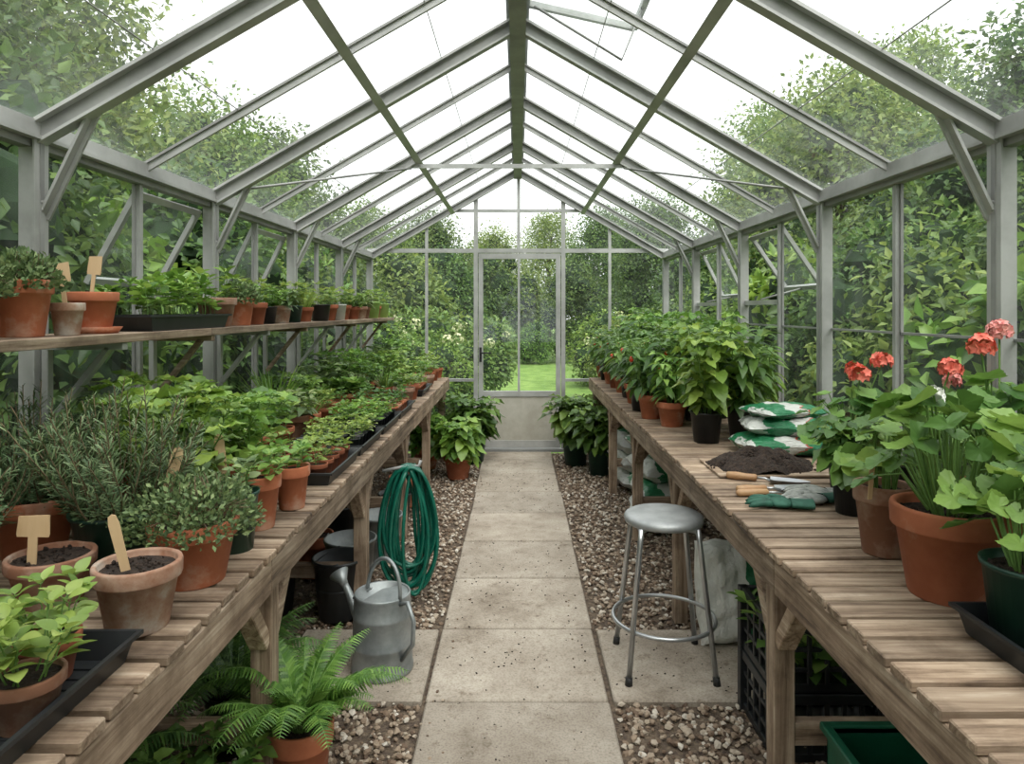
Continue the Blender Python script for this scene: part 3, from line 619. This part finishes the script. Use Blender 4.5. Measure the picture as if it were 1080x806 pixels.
for i,(y,w,s) in enumerate([(3.22,SEED[3],1.5),(3.45,THY[1],.95),(3.66,SEED[0],1.3),(3.86,BAS[1],.75),(4.08,BAS[5],.8),(4.3,BAS[3],.8),(4.55,GRS[0],.8),(4.8,SEED[2],1.3),(5.02,SEED[6],1.3),(5.25,SEED[4],1.35),(5.5,SEED[0],1.3),(5.75,BAS[4],.8),(6.0,SEED[3],1.2),(6.25,BAS[5],.8),(6.5,SEED[5],1.4),(6.75,SEED[1],1.3),(7.0,SEED[5],1.3)]):
    place('potted_herb', w, (-1.40+R(-.02,.02),y,SZ), rz(), s)
    if i%2==0 and i>2: place('potted_herb', SEED[[0,2,6][i//2%3]], (-1.46,y+.11,SZ), rz(), 1.05)

# ---- left bench foreground
m = MB(); tray(m, .36,.40,.055,BLACK); m.obj('black_tray', (-.945,1.17,BZ))
place('potted_seedling', p_seedling(TERRAW, r=.058,h=.085,ph=.12,ls=.052,ns=10,lm=L_SEED), (-.82,1.14,BZ+.009), .4)
place('potted_seedling', p_seedling(TERRA, r=.055,h=.085,ph=.10,ls=.045,ns=8), (-.88,1.28,BZ+.009), 2)
m = MB(); pot(m, .095,.115,TERRAW); m.obj('terracotta_pot', (-1.12,1.64,BZ))
label('plant_label', (-1.14,1.60,BZ+.09), .13, .035, (0,.05), .1, True)
m = MB(); pot(m, .09,.145,TERRAW); m.obj('terracotta_pot', (-.84,1.51,BZ))
label('plant_label', (-.85,1.49,BZ+.11), .15, .022, (.0,-.22), .3)
label('plant_label', (-.87,1.08,BZ+.06), .12, .014, (.0,-.25), .3)
place('potted_rosemary', p_rosemary(ns=72, ph=.42, spread=.2), (-1.07,1.82,BZ))
place('potted_rosemary', p_rosemary(TERRA,.11,.17,.40,60,False,70,.18), (-1.38,1.95,BZ),2)
place('potted_rosemary', p_rosemary(TERRA,.10,.16,.34,48,False,60,.17), (-1.36,1.6,BZ),4)
label('plant_label', (-.93,1.80,BZ+.20), .14, .03, (.0,.25), .3)
place('potted_thyme', THY[0], (-.84,1.77,BZ))
m = MB(); z=pot(m, .07,.17,DGREEN,plastic=True); stems(m,.1,.07,8,3,.05,T_OVAL,L_THY,z0=z,r0=.03); m.obj('potted_marjoram', (-.83,2.0,BZ))
place('potted_seedling', p_seedling(TERRA, r=.07,h=.17,ph=.10,ls=.05,ns=8), (-.835,2.2,BZ), .4)
place('potted_seedling', p_seedling(TERRA, r=.062,h=.15,ph=.09,ls=.045,ns=8,lm=L_BASIL), (-.80,2.42,BZ), .4)
label('plant_label', (-.90,2.1,BZ+.15), .17, .03, (.0,-.12), .2)
place('potted_basil', BAS[2], (-1.08,2.15,BZ), 0, 1.25); place('potted_basil', BAS[0], (-1.03,2.45,BZ), 1, 1.3); place('potted_basil', BAS[2], (-1.28,2.38,BZ), 3, 1.3)
place('potted_basil', BAS[3], (-1.3,2.68,BZ), 2, 1.25); place('potted_fern', FERNS[0], (-1.30,2.98,BZ), 0, .95); place('potted_fern', FERNS[1], (-1.30,3.4,BZ), 1, .85)
place('potted_seedling', SEED[1], (-1.0,2.68,BZ), 0, 1.1); place('potted_seedling', SEED[3], (-1.1,2.85,BZ), 0, 1.2)
place('seedling_tray', TRAYS[1], (-.92,2.95,BZ), 0); place('seedling_tray', TRAYS[0], (-.92,3.50,BZ), 0); place('seedling_tray', TRAYS[2], (-.92,4.06,BZ), 0); place('seedling_tray', TRAYS[3], (-.92,4.62,BZ), 0)
place('seedling_tray', TRAYS[1], (-.94,5.75,BZ), 0)
VAR=[BAS[0],SEED[1],BAS[5],GRS[0],SEED[0],SEED[6],BAS[6],THY[1],BAS[4],SEED[3],GRS[2],BAS[1]]
y=3.1; k=0
while y<7.05:
    place('potted_herb', VAR[k%12], (-1.19+R(-.02,.02),y,BZ), rz(), R(1.0,1.25)*(1.1 if VAR[k%12] in SEED else .88))
    if y>3.6: place('potted_leafy_plant', [BAS[2],PEP[1],GRS[1],BAS[4],PEP[5],FERNS[1],BAS[5]][k%7], (-1.36,y+.12,BZ), rz(), [1.1,.48,1.2,1.2,.50,.55,1.3][k%7])
    if 5.0<y<5.4 or y>6.05: place('potted_seedling', [SEED[1],SEED[0],SEED[6],SEED[3]][k%4], (-.83+R(-.02,.01),y+.02,BZ), rz(), R(1.1,1.4)); place('potted_herb', [THY[2],SEED[1],SEED[2],GRS[2]][k%4], (-1.0,y+.1,BZ), rz(), 1.0)
    y += .28; k += 1

# ---- right bench
place('potted_chilli_plant', PEP[2], (1.0,3.62,BZ), 0, .90); place('potted_chilli_plant', PEP[0], (1.21,3.66,BZ), 1, .95)
m = p_pepper(TERRA, r=.15, h=.13, ph=.40, plastic=False, ls=.10, ns=12, lm=L_BASIL); place('potted_chilli_plant', m, (1.36,3.92,BZ))
for x,y,w,s in [(.93,4.12,5,.82),(.86,4.42,3,.85),(.99,4.38,1,.8),(.86,4.75,4,.85),(1.13,4.05,2,.85)]:
    place('potted_pepper_plant', PEP[w], (x,y,BZ), rz(), s)
y=4.35;k=0
while y<7.1:
    place('potted_pepper_plant', PEP[[0,2,4,1,5][k%5]], (1.14,y,BZ), rz(), R(.8,1.0)); place('potted_tomato_plant', PEP[[2,0,3,2,5][k%5]], (1.31,y+.12,BZ), rz(), R(.95,1.1))
    if y>4.8: place('potted_chilli_plant', PEP[[1,3,5,4][k%4]], (.89,y+.1,BZ), rz(), R(.65,.82))
    y+=.34;k+=1
place('potted_geranium', p_geranium(DGREEN,.085,.17,.27,.08,.18,40,((.02,-.05,.30,.034,CORAL),(.12,-.02,.35,.034,CORAL),(.05,.06,.31,.028,CORAL,18)),True), (1.29,2.66,BZ))
place('potted_geranium', p_geranium(BLACK,.085,.17,.27,.08,.18,36,((.08,-.05,.35,.03,CORAL),(.16,.0,.30,.022,PINK,14)),True), (1.38,2.34,BZ), .4)
place('potted_pepper_plant', p_pepper(BLACK, r=.075,h=.15,ph=.20,ls=.085,ns=5,lm=L_PEP,T=T_OVALW), (1.16,2.36,BZ))
place('potted_pelargonium', p_geranium(TERRAW,.08,.20,.20,.075,.12,20,(),T=T_LOBE,e0=.5), (1.055,1.97,BZ), 0)
place('potted_squash_plant', p_geranium(TERRA,.128,.22,.34,.10,.22,64,((-.06,-.04,.30,.016,WHITEF,8,.018),),e0=.12), (1.06,1.68,BZ), 0)
place('potted_geranium', p_geranium(TERRA,.12,.20,.34,.09,.21,46,((.05,0,.42,.03,CORAL),(-.05,-.1,.46,.026,PINK))), (1.37,1.94,BZ), 3)
label('plant_label', (.985,1.91,BZ+.17), .11, .016, (.1,.0), .2)
m = MB(); tray(m, .40,.34,.06,BLACK); m.obj('black_tray', (1.155,1.32,BZ))
place('potted_squash_plant', p_geranium(DGREEN,.092,.17,.22,.085,.15,30,(),True,e0=.3), (1.055,1.40,BZ+.0105), 5)
place('potted_pepper_plant', p_pepper(BLACK, r=.09,h=.16,ph=.3,ls=.11,ns=6,lm=L_GER,T=T_OVALW), (1.37,1.62,BZ))

m = MB(); box(m, .84,1.36,2.84,3.16,BZ+.002,BZ+.012,WX); m.obj('potting_board', bevel=.002)
m = MB(); n=44; xs=np.linspace(-1,1,n); V=[]
ph=rng.uniform(0,6,6)
for j in range(n):
    for i in range(n):
        x,y=xs[i],xs[j]; r=math.hypot(x,y); e=1+.10*math.sin(3*math.atan2(y,x)+1)+.06*math.sin(7*math.atan2(y,x))
        h=max(0,1-(r/e))**.8*.085; h*=1+.25*math.sin(9*x+ph[0])*math.cos(8*y+ph[1]); V.append((x*.225,y*.17,h-.001*(h<=0)+R(0,.006)*(h>0)))
F=[(j*n+i,j*n+i+1,(j+1)*n+i+1,(j+1)*n+i) for j in range(n-1) for i in range(n-1) if max(V[j*n+i][2],V[j*n+i+1][2],V[(j+1)*n+i][2])>.001]
m.add(V,F,SOIL,False); pts=[]
for _ in range(1000):
    a=R(0,6.28); r=abs(rng.normal(0,.5)); 
    if r<1.3: pts.append((r*math.cos(a)*.21,r*math.sin(a)*.155,max(0,1-r)**.8*.082+.002))
blobs(m, pts, rng.uniform(.003,.009,len(pts)), SOIL, .8, False); m.obj('potting_soil_heap', (1.07,3.01,BZ+.0125))
def bag(name, loc, w, l, h, rzz=0, rx=0, ry=0, mat=None):
    m=MB(); n=26; V=[]; ph=rng.uniform(0,6,8)
    for s in (1,-1):
        for j in range(n):
            for i in range(n):
                u=-1+2*i/(n-1); v=-1+2*j/(n-1); t=(max(0,1-abs(u)**3)*max(0,1-abs(v)**4))**.5
                wr=.10*math.sin(7*u+3*v+ph[0])+.08*math.sin(11*v-5*u+ph[1])+.05*math.sin(17*u+ph[2])
                V.append((w/2*u*(1-.05*(1-abs(v))*-1+.02*math.sin(9*v+ph[3])), l/2*v*(1+.02*math.sin(8*u+ph[4])), s*h/2*t*(1+wr) + h*.04*math.sin(5*u+ph[5])*(1-t)))
    F=[]; 
    for q in range(2):
        o=q*n*n
        for j in range(n-1):
            for i in range(n-1):
                f=(o+j*n+i,o+j*n+i+1,o+(j+1)*n+i+1,o+(j+1)*n+i); F.append(f if q==0 else f[::-1])
    m.add(V,F,mat or BAG,True); o=m.obj(name,loc); o.rotation_euler=(rx,ry,rzz); return o
bag('compost_bag', (1.28,3.32,BZ+.055), .42,.28,.10, .10, mat=BAGG); bag('compost_bag', (1.31,3.33,BZ+.14), .40,.28,.09, -.15); bag('compost_bag', (1.30,3.34,BZ+.21), .34,.26,.06, .3, mat=BAGG)
bag('compost_bag', (.985,3.20,.235), .30,.46,.20, .15, math.radians(80), mat=BAGW); bag('compost_bag', (1.25,3.5,.28), .36,.5,.20, .5, math.radians(85), mat=BAGG)
for i in range(4): bag('compost_bag', (1.04+.02*i,4.95+.05*i,.10+.15*i), .42,.62,.17, .1*i-.1, mat=[BAG,BAGG][i%2])
for i in range(3): bag('compost_bag', (1.06,6.0,.10+.15*i), .42,.6,.17, .1)
def trowel(name, loc, rzz):
    m=MB(); tube(m, [(-.17,0,.018),(-.165,0,.018),(-.13,0,.018),(-.09,0,.017),(-.055,0,.017),(-.05,0,.017)], [.008,.014,.0165,.0135,.0145,.010], TOOLW, 12)
    tube(m, [(-.05,0,.017),(-.02,0,.017),(.01,0,.008)], [.006,.005,.006], STEEL, 8)
    V=[];nn=9
    for i in range(nn):
        t=i/(nn-1); w=.034*(1-.15*t)*(1-max(0,t-.6)**1.5*3.2)
        for c in np.linspace(-1,1,5): V.append((.0+.15*t, c*w, .006+.014*c*c))
    m.add(V,[(i*5+j,(i+1)*5+j,(i+1)*5+j+1,i*5+j+1) for i in range(nn-1) for j in range(4)],STEEL,True)
    return m.obj(name,loc,rzz)
trowel('hand_trowel', (1.0,2.62,BZ), .15); trowel('hand_trowel', (1.02,2.76,BZ), -.4)
m=MB(); tube(m,[(0,0,.014),(.01,0,.014),(.06,0,.014),(.12,0,.014),(.125,0,.014)],[.006,.013,.014,.012,.007],TOOLW,10); tube(m,[(.125,0,.013),(.2,.01,.006)],[.004,.003],STEEL,6); m.obj('dibber',(.82,2.56,BZ),.1)
def glove(name, loc, rzz, gm, cm):
    m=MB()
    def cap(P,r,mat):
        P=np.array(P,float); L=np.linspace(0,1,8); Q=np.array([P[0]+(P[-1]-P[0])*t if len(P)==2 else (1-t)**2*P[0]+2*t*(1-t)*P[1]+t*t*P[2] for t in L])
        rr=np.array([r*.9,r,r,r,r*.97,r*.93,r*.75,r*.25]); tube(m,Q,rr,mat,10)
    V,F=SPH; m.add(V*np.array((.052,.046,.016))+np.array((.0,0,.018)),F,gm,True)
    for i,(yy,l) in enumerate(((-.034,.062),(-.012,.075),(.011,.08),(.033,.07))):
        cap([(.03,yy,.018),(.065,yy*1.2,.026),(.04+l,yy*1.5+.004*i,.013)],.0115,gm)
    cap([(-.02,-.035,.018),(.01,-.075,.022),(.045,-.078,.012)],.0125,gm)
    Q=[(-.035,0,.018),(-.06,0,.018),(-.085,0,.018),(-.11,0,.019)]; a=np.linspace(0,2*np.pi,16,endpoint=False); W=[]
    for q,rr in zip(Q,(.040,.037,.039,.044)): W+= [(q[0],q[1]+rr*math.cos(t),q[2]+.015*math.sin(t)) for t in a]
    m.add(W,[(i*16+j,i*16+(j+1)%16,(i+1)*16+(j+1)%16,(i+1)*16+j) for i in range(3) for j in range(16)],cm,True)
    return m.obj(name,loc,rzz)
glove('garden_glove',(.93,2.42,BZ),2.9,GLOVEG,GLOVEG); glove('garden_glove',(1.07,2.47,BZ),3.3,GLOVEW,GLOVEG); glove('garden_glove',(1.12,2.56,BZ),3.0,GLOVEW,GLOVEW)

# ------------------------------------------------------------------ stool
m=MB(); SH=.655
lathe(m,[(.001,SH),(.12,SH+.001),(.155,SH-.002),(.168,SH-.010),(.172,SH-.022),(.168,SH-.036),(.155,SH-.040),(.150,SH-.034),(.001,SH-.032)],SEAT,44)
for sx in (-1,1):
    for sy in (-1,1):
        P=[(sx*.118,sy*.118,SH-.035),(sx*.125,sy*.125,SH-.1),(sx*.180,sy*.175,.012)]
        tube(m,P,.0115,STEEL,10); tube(m,[(sx*.178,sy*.173,.032),(sx*.181,sy*.176,0)],[.0145,.0155],RUBBER,10)
    tube(m,[(sx*.118,-.118,SH-.045),(sx*.118,.118,SH-.045)],.010,STEEL,8)
tube(m,[(-.12,-.12,SH-.045),(.12,.12,SH-.045)],.009,STEEL,8); tube(m,[(-.12,.12,SH-.048),(.12,-.12,SH-.048)],.009,STEEL,8)
a=np.linspace(0,2*np.pi,41); tube(m,np.c_[.218*np.cos(a),.218*np.sin(a),np.full(41,.205)],.009,STEEL,8,False)
m.obj('metal_stool',(.635,2.97,.013))

# ------------------------------------------------------------------ watering can
m=MB(); r=.118
lathe(m,[(.001,0),(r,0),(r*1.03,.006),(r*1.03,.018),(r,.024),(r*.995,.10),(r*1.015,.105),(r*1.015,.115),(r*.99,.12),(r*.97,.21),(r*.985,.215),(r*.985,.225),(r*.96,.23),(r*.93,.29),(r*.94,.30),(r*.92,.305),(r*.86,.302),(r*.84,.28),(.001,.27)],GALV,36)
a=np.linspace(math.pi*.5,math.pi*1.5,15); V=[(0,0,.315)]+[(r*.9*math.cos(t),r*.9*math.sin(t),.298) for t in a]; m.add(V,[(0,i+1,i+2) for i in range(14)],GALV,True)
t=np.linspace(0,1,14); tube(m,[( .10+.15*q, 0, .05+.22*q+.02*math.sin(q*3.1)) for q in t],np.linspace(.026,.013,14),GALV,12)
tube(m,[(.245,0,.265),(.26,0,.28),(.29,0,.305),(.293,0,.308)],[.014,.018,.042,.040],GALV,16)
tube(m,[(.07,0,.30),(.2,0,.22)],.005,GALV,6)
b=np.linspace(0,math.pi,20); tube(m,[(-.005+.10*math.cos(q)-.02*math.sin(q),0,.295+.145*math.sin(q)) for q in b],.008,GALV,10)
tube(m,[(-.10,0,.28),(-.15,0,.30),(-.185,0,.24),(-.18,0,.15),(-.115,0,.07)],.009,GALV,10)
m.obj('watering_can',(-.58,2.93,.013),math.radians(140),1.08)

# ------------------------------------------------------------------ hose coil
m=MB(); P=[]
for k in range(16):
    w=R(.06,.14); h=R(.27,.36); oy=R(-.04,.04); cx=R(-.03,.03)
    for t in np.linspace(0,2*math.pi,30,endpoint=False):
        zz=.735-h+h*math.cos(t); ww=w*math.sin(t)*(1-.25*math.cos(t)); P.append((cx+ww,oy+.03*math.sin(t+k),zz))
P=np.array(P); k=np.ones(5)/5
P=np.c_[[np.convolve(np.pad(P[:,i],2,'edge'),k,'valid') for i in range(3)]].T
P[:,2]=np.maximum(P[:,2],.012)
tube(m,P,.0095,HOSE,8); tube(m,[P[-1],P[-1]+(.05,-.02,-.15),P[-1]+(.06,-.02,-.35),P[-1]+(.08,-.0,-.52)],.0095,HOSE,8)
tube(m,[(-.14,.0,.70),(-.02,0,.72),(.05,0,.72),(.06,0,.75)],.009,ALUD,8)
m.obj('garden_hose',(-.575,3.62,0),.15)

def bucket(name,loc,r,h,mat,s=1):
    m=MB(); lathe(m,[(.001,.01),(r*.74,.0),(r*.76,.01),(r*.97,h*.95),(r*1.02,h*.96),(r*1.02,h),(r*.96,h),(r*.73,.02),(.001,.02)],mat,30)
    lathe(m,[(r*.86,h*.5),(r*.885,h*.51),(r*.885,h*.53),(r*.87,h*.54)],mat,30)
    b=np.linspace(0,math.pi,14); tube(m,[(r*math.cos(q),r*.9*math.sin(q),h*.95+.02-.04*math.sin(q)) for q in b],.004,mat,6); return m.obj(name,loc,R(0,3),s)
bucket('galvanised_bucket',(-.92,3.75,0),.14,.30,GALV); bucket('galvanised_bucket',(-.86,4.25,0),.14,.28,GALV); bucket('black_bucket',(-.90,3.44,0.01),.13,.30,BLACK)
for i,(x,y,mm) in enumerate([(-.88,4.9,BLACK),(-.9,5.4,TERRA),(-1.2,4.0,TERRA),(-1.25,3.5,BLACK),(-1.2,4.6,BLACK),(-.9,5.9,DGREEN)]):
    m=MB(); pot(m,.12,.24,mm,plastic=mm is not TERRA); m.obj('empty_plant_pot',(x,y,0))

place('potted_fern', p_fern(TERRA,.10,.26,38,.42,L_FERN,arch=.95,pl=.15,npn=32,e0=(.95,1.5)), (-.68,2.14,0), 0)
place('potted_fern', p_fern(BLACK,.11,.22,26,.46,L_FERND,True,arch=1.0), (-1.0,2.42,0), 1)
place('potted_fern', p_fern(BLACK,.11,.18,20,.40,L_FERND,True), (-1.25,1.95,0), 2)
place('potted_fern', FERNS[0], (-.98,1.70,0), 1, .9)
place('potted_leafy_plant', p_basil(BLACK,.1,.15,.18,True,L_PEP,.07), (-.72,1.74,0), 1)
place('potted_leafy_plant', p_basil(BLACK,.1,.13,.2,True,L_PEP,.07), (-.9,1.95,0), 1)
HOS=p_pepper(TERRA,r=.15,h=.24,ph=.36,plastic=False,ls=.17,ns=10,T=T_OVALW,lm=L_BASIL); HOSB=p_pepper(DGREEN,r=.14,h=.26,ph=.46,ls=.18,ns=10,T=T_OVALW,lm=L_PEP)
place('potted_hosta',HOS,(-.55,6.3,0),0,.9); place('potted_hosta',HOSB,(-.45,6.95,0),1,.95); place('potted_hosta',HOSB,(.58,6.85,0),2,.98); place('potted_hosta',HOSB,(.78,6.45,0),4,.9); place('potted_hosta',HOS,(-.9,6.7,0),4,.9)

# ------------------------------------------------------------------ crates
def crate(name, x0,x1,y0,y1,z0,h,mat):
    m=MB(); t=.012
    def wall(a,b,fix,ax):
        n=max(3,int((b-a)/.055))
        def bb(u0,u1,zz0,zz1,tt=t):
            if ax=='x': box(m,u0,u1,fix-tt/2,fix+tt/2,zz0,zz1,mat)
            else: box(m,fix-tt/2,fix+tt/2,u0,u1,zz0,zz1,mat)
        bb(a,b,z0+h-.035,z0+h,.022); bb(a,b,z0,z0+.03); 
        for q in (.33,.62): bb(a,b,z0+h*q-.008,z0+h*q+.008,t*.8)
        for i in range(n+1):
            u=a+(b-a)*i/n; bb(u-.008,u+.008,z0+.02,z0+h-.03)
    wall(x0,x1,y0,'x'); wall(x0,x1,y1,'x'); wall(y0,y1,x0,'y'); wall(y0,y1,x1,'y')
    for cx in (x0,x1):
        for cy in (y0,y1): box(m,cx-.018,cx+.018,cy-.018,cy+.018,z0,z0+h,mat)
    box(m,x0,x1,y0,y1,z0,z0+.012,mat); return m.obj(name,bevel=.002)
crate('plastic_crate',.88,1.36,2.34,2.66,0,.235,BLACK); crate('plastic_crate',.88,1.36,2.34,2.66,.24,.235,BLACK)
m=MB(); stems(m,.20,.16,12,4,.08,T_OVAL,L_GER,z0=0,r0=.08); stems(m,.18,.12,8,4,.07,T_OVAL,L_SEED,z0=0,r0=.06,o=(.12,.02)); m.obj('lettuce_bunch',(1.05,2.5,.26))
m=MB(); x0,x1,h=.90,1.38,.34
y0,y1=1.64,1.99
for (a,b,c,d) in ((x0,x1,y0,y0+.012),(x0,x1,y1-.012,y1),(x0,x0+.012,y0,y1),(x1-.012,x1,y0,y1)): box(m,a,b,c,d,0,h,GREENP)
for (a,b,c,d) in ((x0-.015,x1+.015,y0-.015,y0+.012),(x0-.015,x1+.015,y1-.012,y1+.015),(x0-.015,x0+.012,y0,y1),(x1-.012,x1+.015,y0,y1)): box(m,a,b,c,d,h-.02,h+.004,GREENP)
box(m,x0,x1,y0,y1,0,.012,GREENP); m.obj('green_storage_box',bevel=.004)

# ------------------------------------------------------------------ garden outside
def tree_mesh(name, H, rad, n, lm, trunk=True, ls=.11, lo=.3, nb=12, core=.62):
    mb=MB(); 
    if trunk:
        tube(mb,[(0,0,-.1),(.05,.03,H*.25),(-.05,.05,H*.5),(.03,0,H*.8)],[.13,.10,.07,.02],BARK,8)
    C=[];RR=[]
    for i in range(nb):
        a=i*2.4; zz=H*(lo+(1-lo)*((i+.5)/nb)); w=rad*math.sin(math.pi*min(.97,max(.12,(zz/H-lo+.12)/(1.12-lo))))**.7*R(.45,.8); c=np.array((math.cos(a)*w,math.sin(a)*w,zz)); r=rad*R(.3,.5); C.append(c);RR.append(r)
        if trunk: tube(mb,[(0,0,min(zz*.7,H*.6)),c*.5+np.array((0,0,zz*.42)),c],[.05,.035,.012],BARK,5,False)
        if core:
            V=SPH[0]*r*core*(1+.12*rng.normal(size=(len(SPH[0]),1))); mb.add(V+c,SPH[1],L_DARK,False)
    k=n//nb
    for c,r in zip(C,RR):
        d=nrm(rnd(k)); O=c+d*(r*rng.uniform(.5,1.25,k)**1)[:,None]*(1+.3*np.sin(d[:,:1]*6+c[0]*5)*np.cos(d[:,1:2]*7)); 
        batch(mb,T_DIA,O,d*.7+.8*rnd(k)+np.array((0,0,-.25)),d+np.array((0,0,.7))+.6*rnd(k),rng.uniform(.6,1.3,k)*ls,lm)
    return mb.mesh(name)
TR=[tree_mesh('treeA',6.2,2.1,24000,L_TREE,ls=.12,nb=22,core=.4),tree_mesh('treeB',5.4,1.9,22000,L_TREE2,ls=.10,nb=20,core=.35),tree_mesh('treeC',6.8,1.9,18000,L_TREE2,ls=.11,nb=20,core=.0)]
SH_=[tree_mesh('shrubA',2.3,.85,11000,L_TREE,False,.075,.18,14,.75),tree_mesh('shrubB',1.9,.8,8000,L_TREE2,False,.09,.18,12,.75),tree_mesh('shrubC',1.3,.75,7000,L_BASIL,False,.07,.2,10,.75),tree_mesh('shrubD',2.2,.8,4200,L_BASIL,False,.14,.15,14,.8)]
def hyd(name,fm,n,H,rad):
    mb=MB()
    C=[(R(-rad,rad)*.9,R(-rad,rad)*.9,H*R(.4,1.0)) for _ in range(n)]
    k=9000; 
    for i in range(8):
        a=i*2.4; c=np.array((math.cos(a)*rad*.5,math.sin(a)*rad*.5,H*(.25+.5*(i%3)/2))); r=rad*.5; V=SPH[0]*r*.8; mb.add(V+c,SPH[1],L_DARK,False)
        d=nrm(rnd(k//8)); batch(mb,T_DIA,c+d*r*rng.uniform(.7,1.15,k//8)[:,None],d+.7*rnd(k//8),d+np.array((0,0,.7)),rng.uniform(.05,.1,k//8),L_TREE2)
    for c in C:
        c=np.array(c); q=nrm(rnd(30)); batch(mb,T_SMALL,c+q*.07,nrm(np.cross(q,rnd(30))),q,.045,fm,W=np.full(30,1.6))
    return mb.mesh(name)
HY=hyd('hydrangea',CREAM,34,1.4,.8)
def T(nm,me,x,y,s=1,z=-.07): place(nm,me,(x,y,z),rz(),s)
y=-1.2;k=0
while y<10.5:
    T('garden_shrub',SH_[[0,3,0,1][k%4]],-2.75+R(-.1,.1),y,R(.95,1.1)); T('garden_shrub',SH_[[3,0][k%2]],-3.7,y+.5,R(1.1,1.3))
    T('garden_shrub',SH_[[3,1,0,3][k%4]],2.85+R(-.1,.15),y,R(.8,.95)); T('garden_shrub',SH_[[1,0][k%2]],3.9,y+.5,R(1.0,1.15))
    y+=1.15;k+=1
for t,x,y,s in [(1,-5.4,1.8,.9),(0,-5.2,4.8,.86),(2,-5.4,7.4,.92),(1,-4.8,10.4,.82),(0,-5.0,13.5,.76),(1,-3.6,16,.70),(2,5.6,4.4,.70),(0,5.8,7.2,.72),(1,4.9,10.3,.90),(2,4.9,13.3,.78),(0,3.6,17.5,.66),(0,-2.6,20,.66),(1,-.9,24,.76),(2,1.2,26,.74),(0,3,23,.74),(0,-6.5,17,.85),(1,6.8,18,.95),(0,-8.2,6,1.0),(1,8.2,9,.95),(0,-1.6,-5,1),(1,2.2,-5,1),(0,5.6,-.5,.8),(1,-5.4,-1.5,.8),(0,-8,12,.95),(2,8,14,1.0)]:
    T('garden_tree',TR[t],x,y,s)
for x,y,s in [(-.85,11.8,1.0),(-1.7,10.5,1.1),(2.0,11.8,1.0),(2.7,12.5,1.1)]: T('hydrangea_bush',HY,x,y,s)
for t,x,y,s in [(2,-1.0,9.6,.7),(2,1.6,9.8,.7),(1,-2,12.5,1.2),(0,2.9,11,1.0),(2,-1.9,9.2,1.0),(1,2.4,9.6,.8),(2,1.8,14.5,1.),(0,-1.8,17,1.2),(1,.2,23,1.3),(0,1.8,21,1.2),(0,-1.1,21,1.3),(2,.5,20.5,.8)]: T('garden_shrub',SH_[t],x,y,s)

# ------------------------------------------------------------------ light
w = bpy.data.worlds.new('overcast_sky'); scene.world = w; w.use_nodes = True; nt = w.node_tree; nt.nodes.clear()
out = nt.nodes.new('ShaderNodeOutputWorld'); bg = nt.nodes.new('ShaderNodeBackground')
tc = nt.nodes.new('ShaderNodeTexCoord'); ns = N(nt,'ShaderNodeTexNoise',Scale=1.6,Detail=5.0); nt.links.new(tc.outputs['Generated'], ns.inputs['Vector'])
rp_ = ramp(nt, ns.outputs['Fac'], [(.3,(.93,.95,.97)),(.7,(1,1,.99))]); nt.links.new(rp_.outputs[0], bg.inputs[0]); bg.inputs[1].default_value = 1.4
nt.links.new(bg.outputs[0], out.inputs[0])
sun = bpy.data.lights.new('sun','SUN'); sun.energy = 3.2; sun.angle = math.radians(60); sun.color=(1,.97,.92)
so = bpy.data.objects.new('sun', sun); COL.objects.link(so); so.rotation_euler = (math.radians(28), math.radians(12), 0)

cam = bpy.data.cameras.new('camera'); cam.lens = 24; cam.sensor_width = 36; cam.sensor_fit='HORIZONTAL'
cam.shift_x = -6/1080; cam.shift_y = -76/1080; cam.clip_start=.05; cam.clip_end=300
co = bpy.data.objects.new('camera', cam); COL.objects.link(co); co.location = (0,0,1.55); co.rotation_euler = (math.radians(90),0,0)
scene.camera = co
scene.view_settings.view_transform = 'Standard'
scene.view_settings.look = 'None'
scene.view_settings.exposure = 0.5
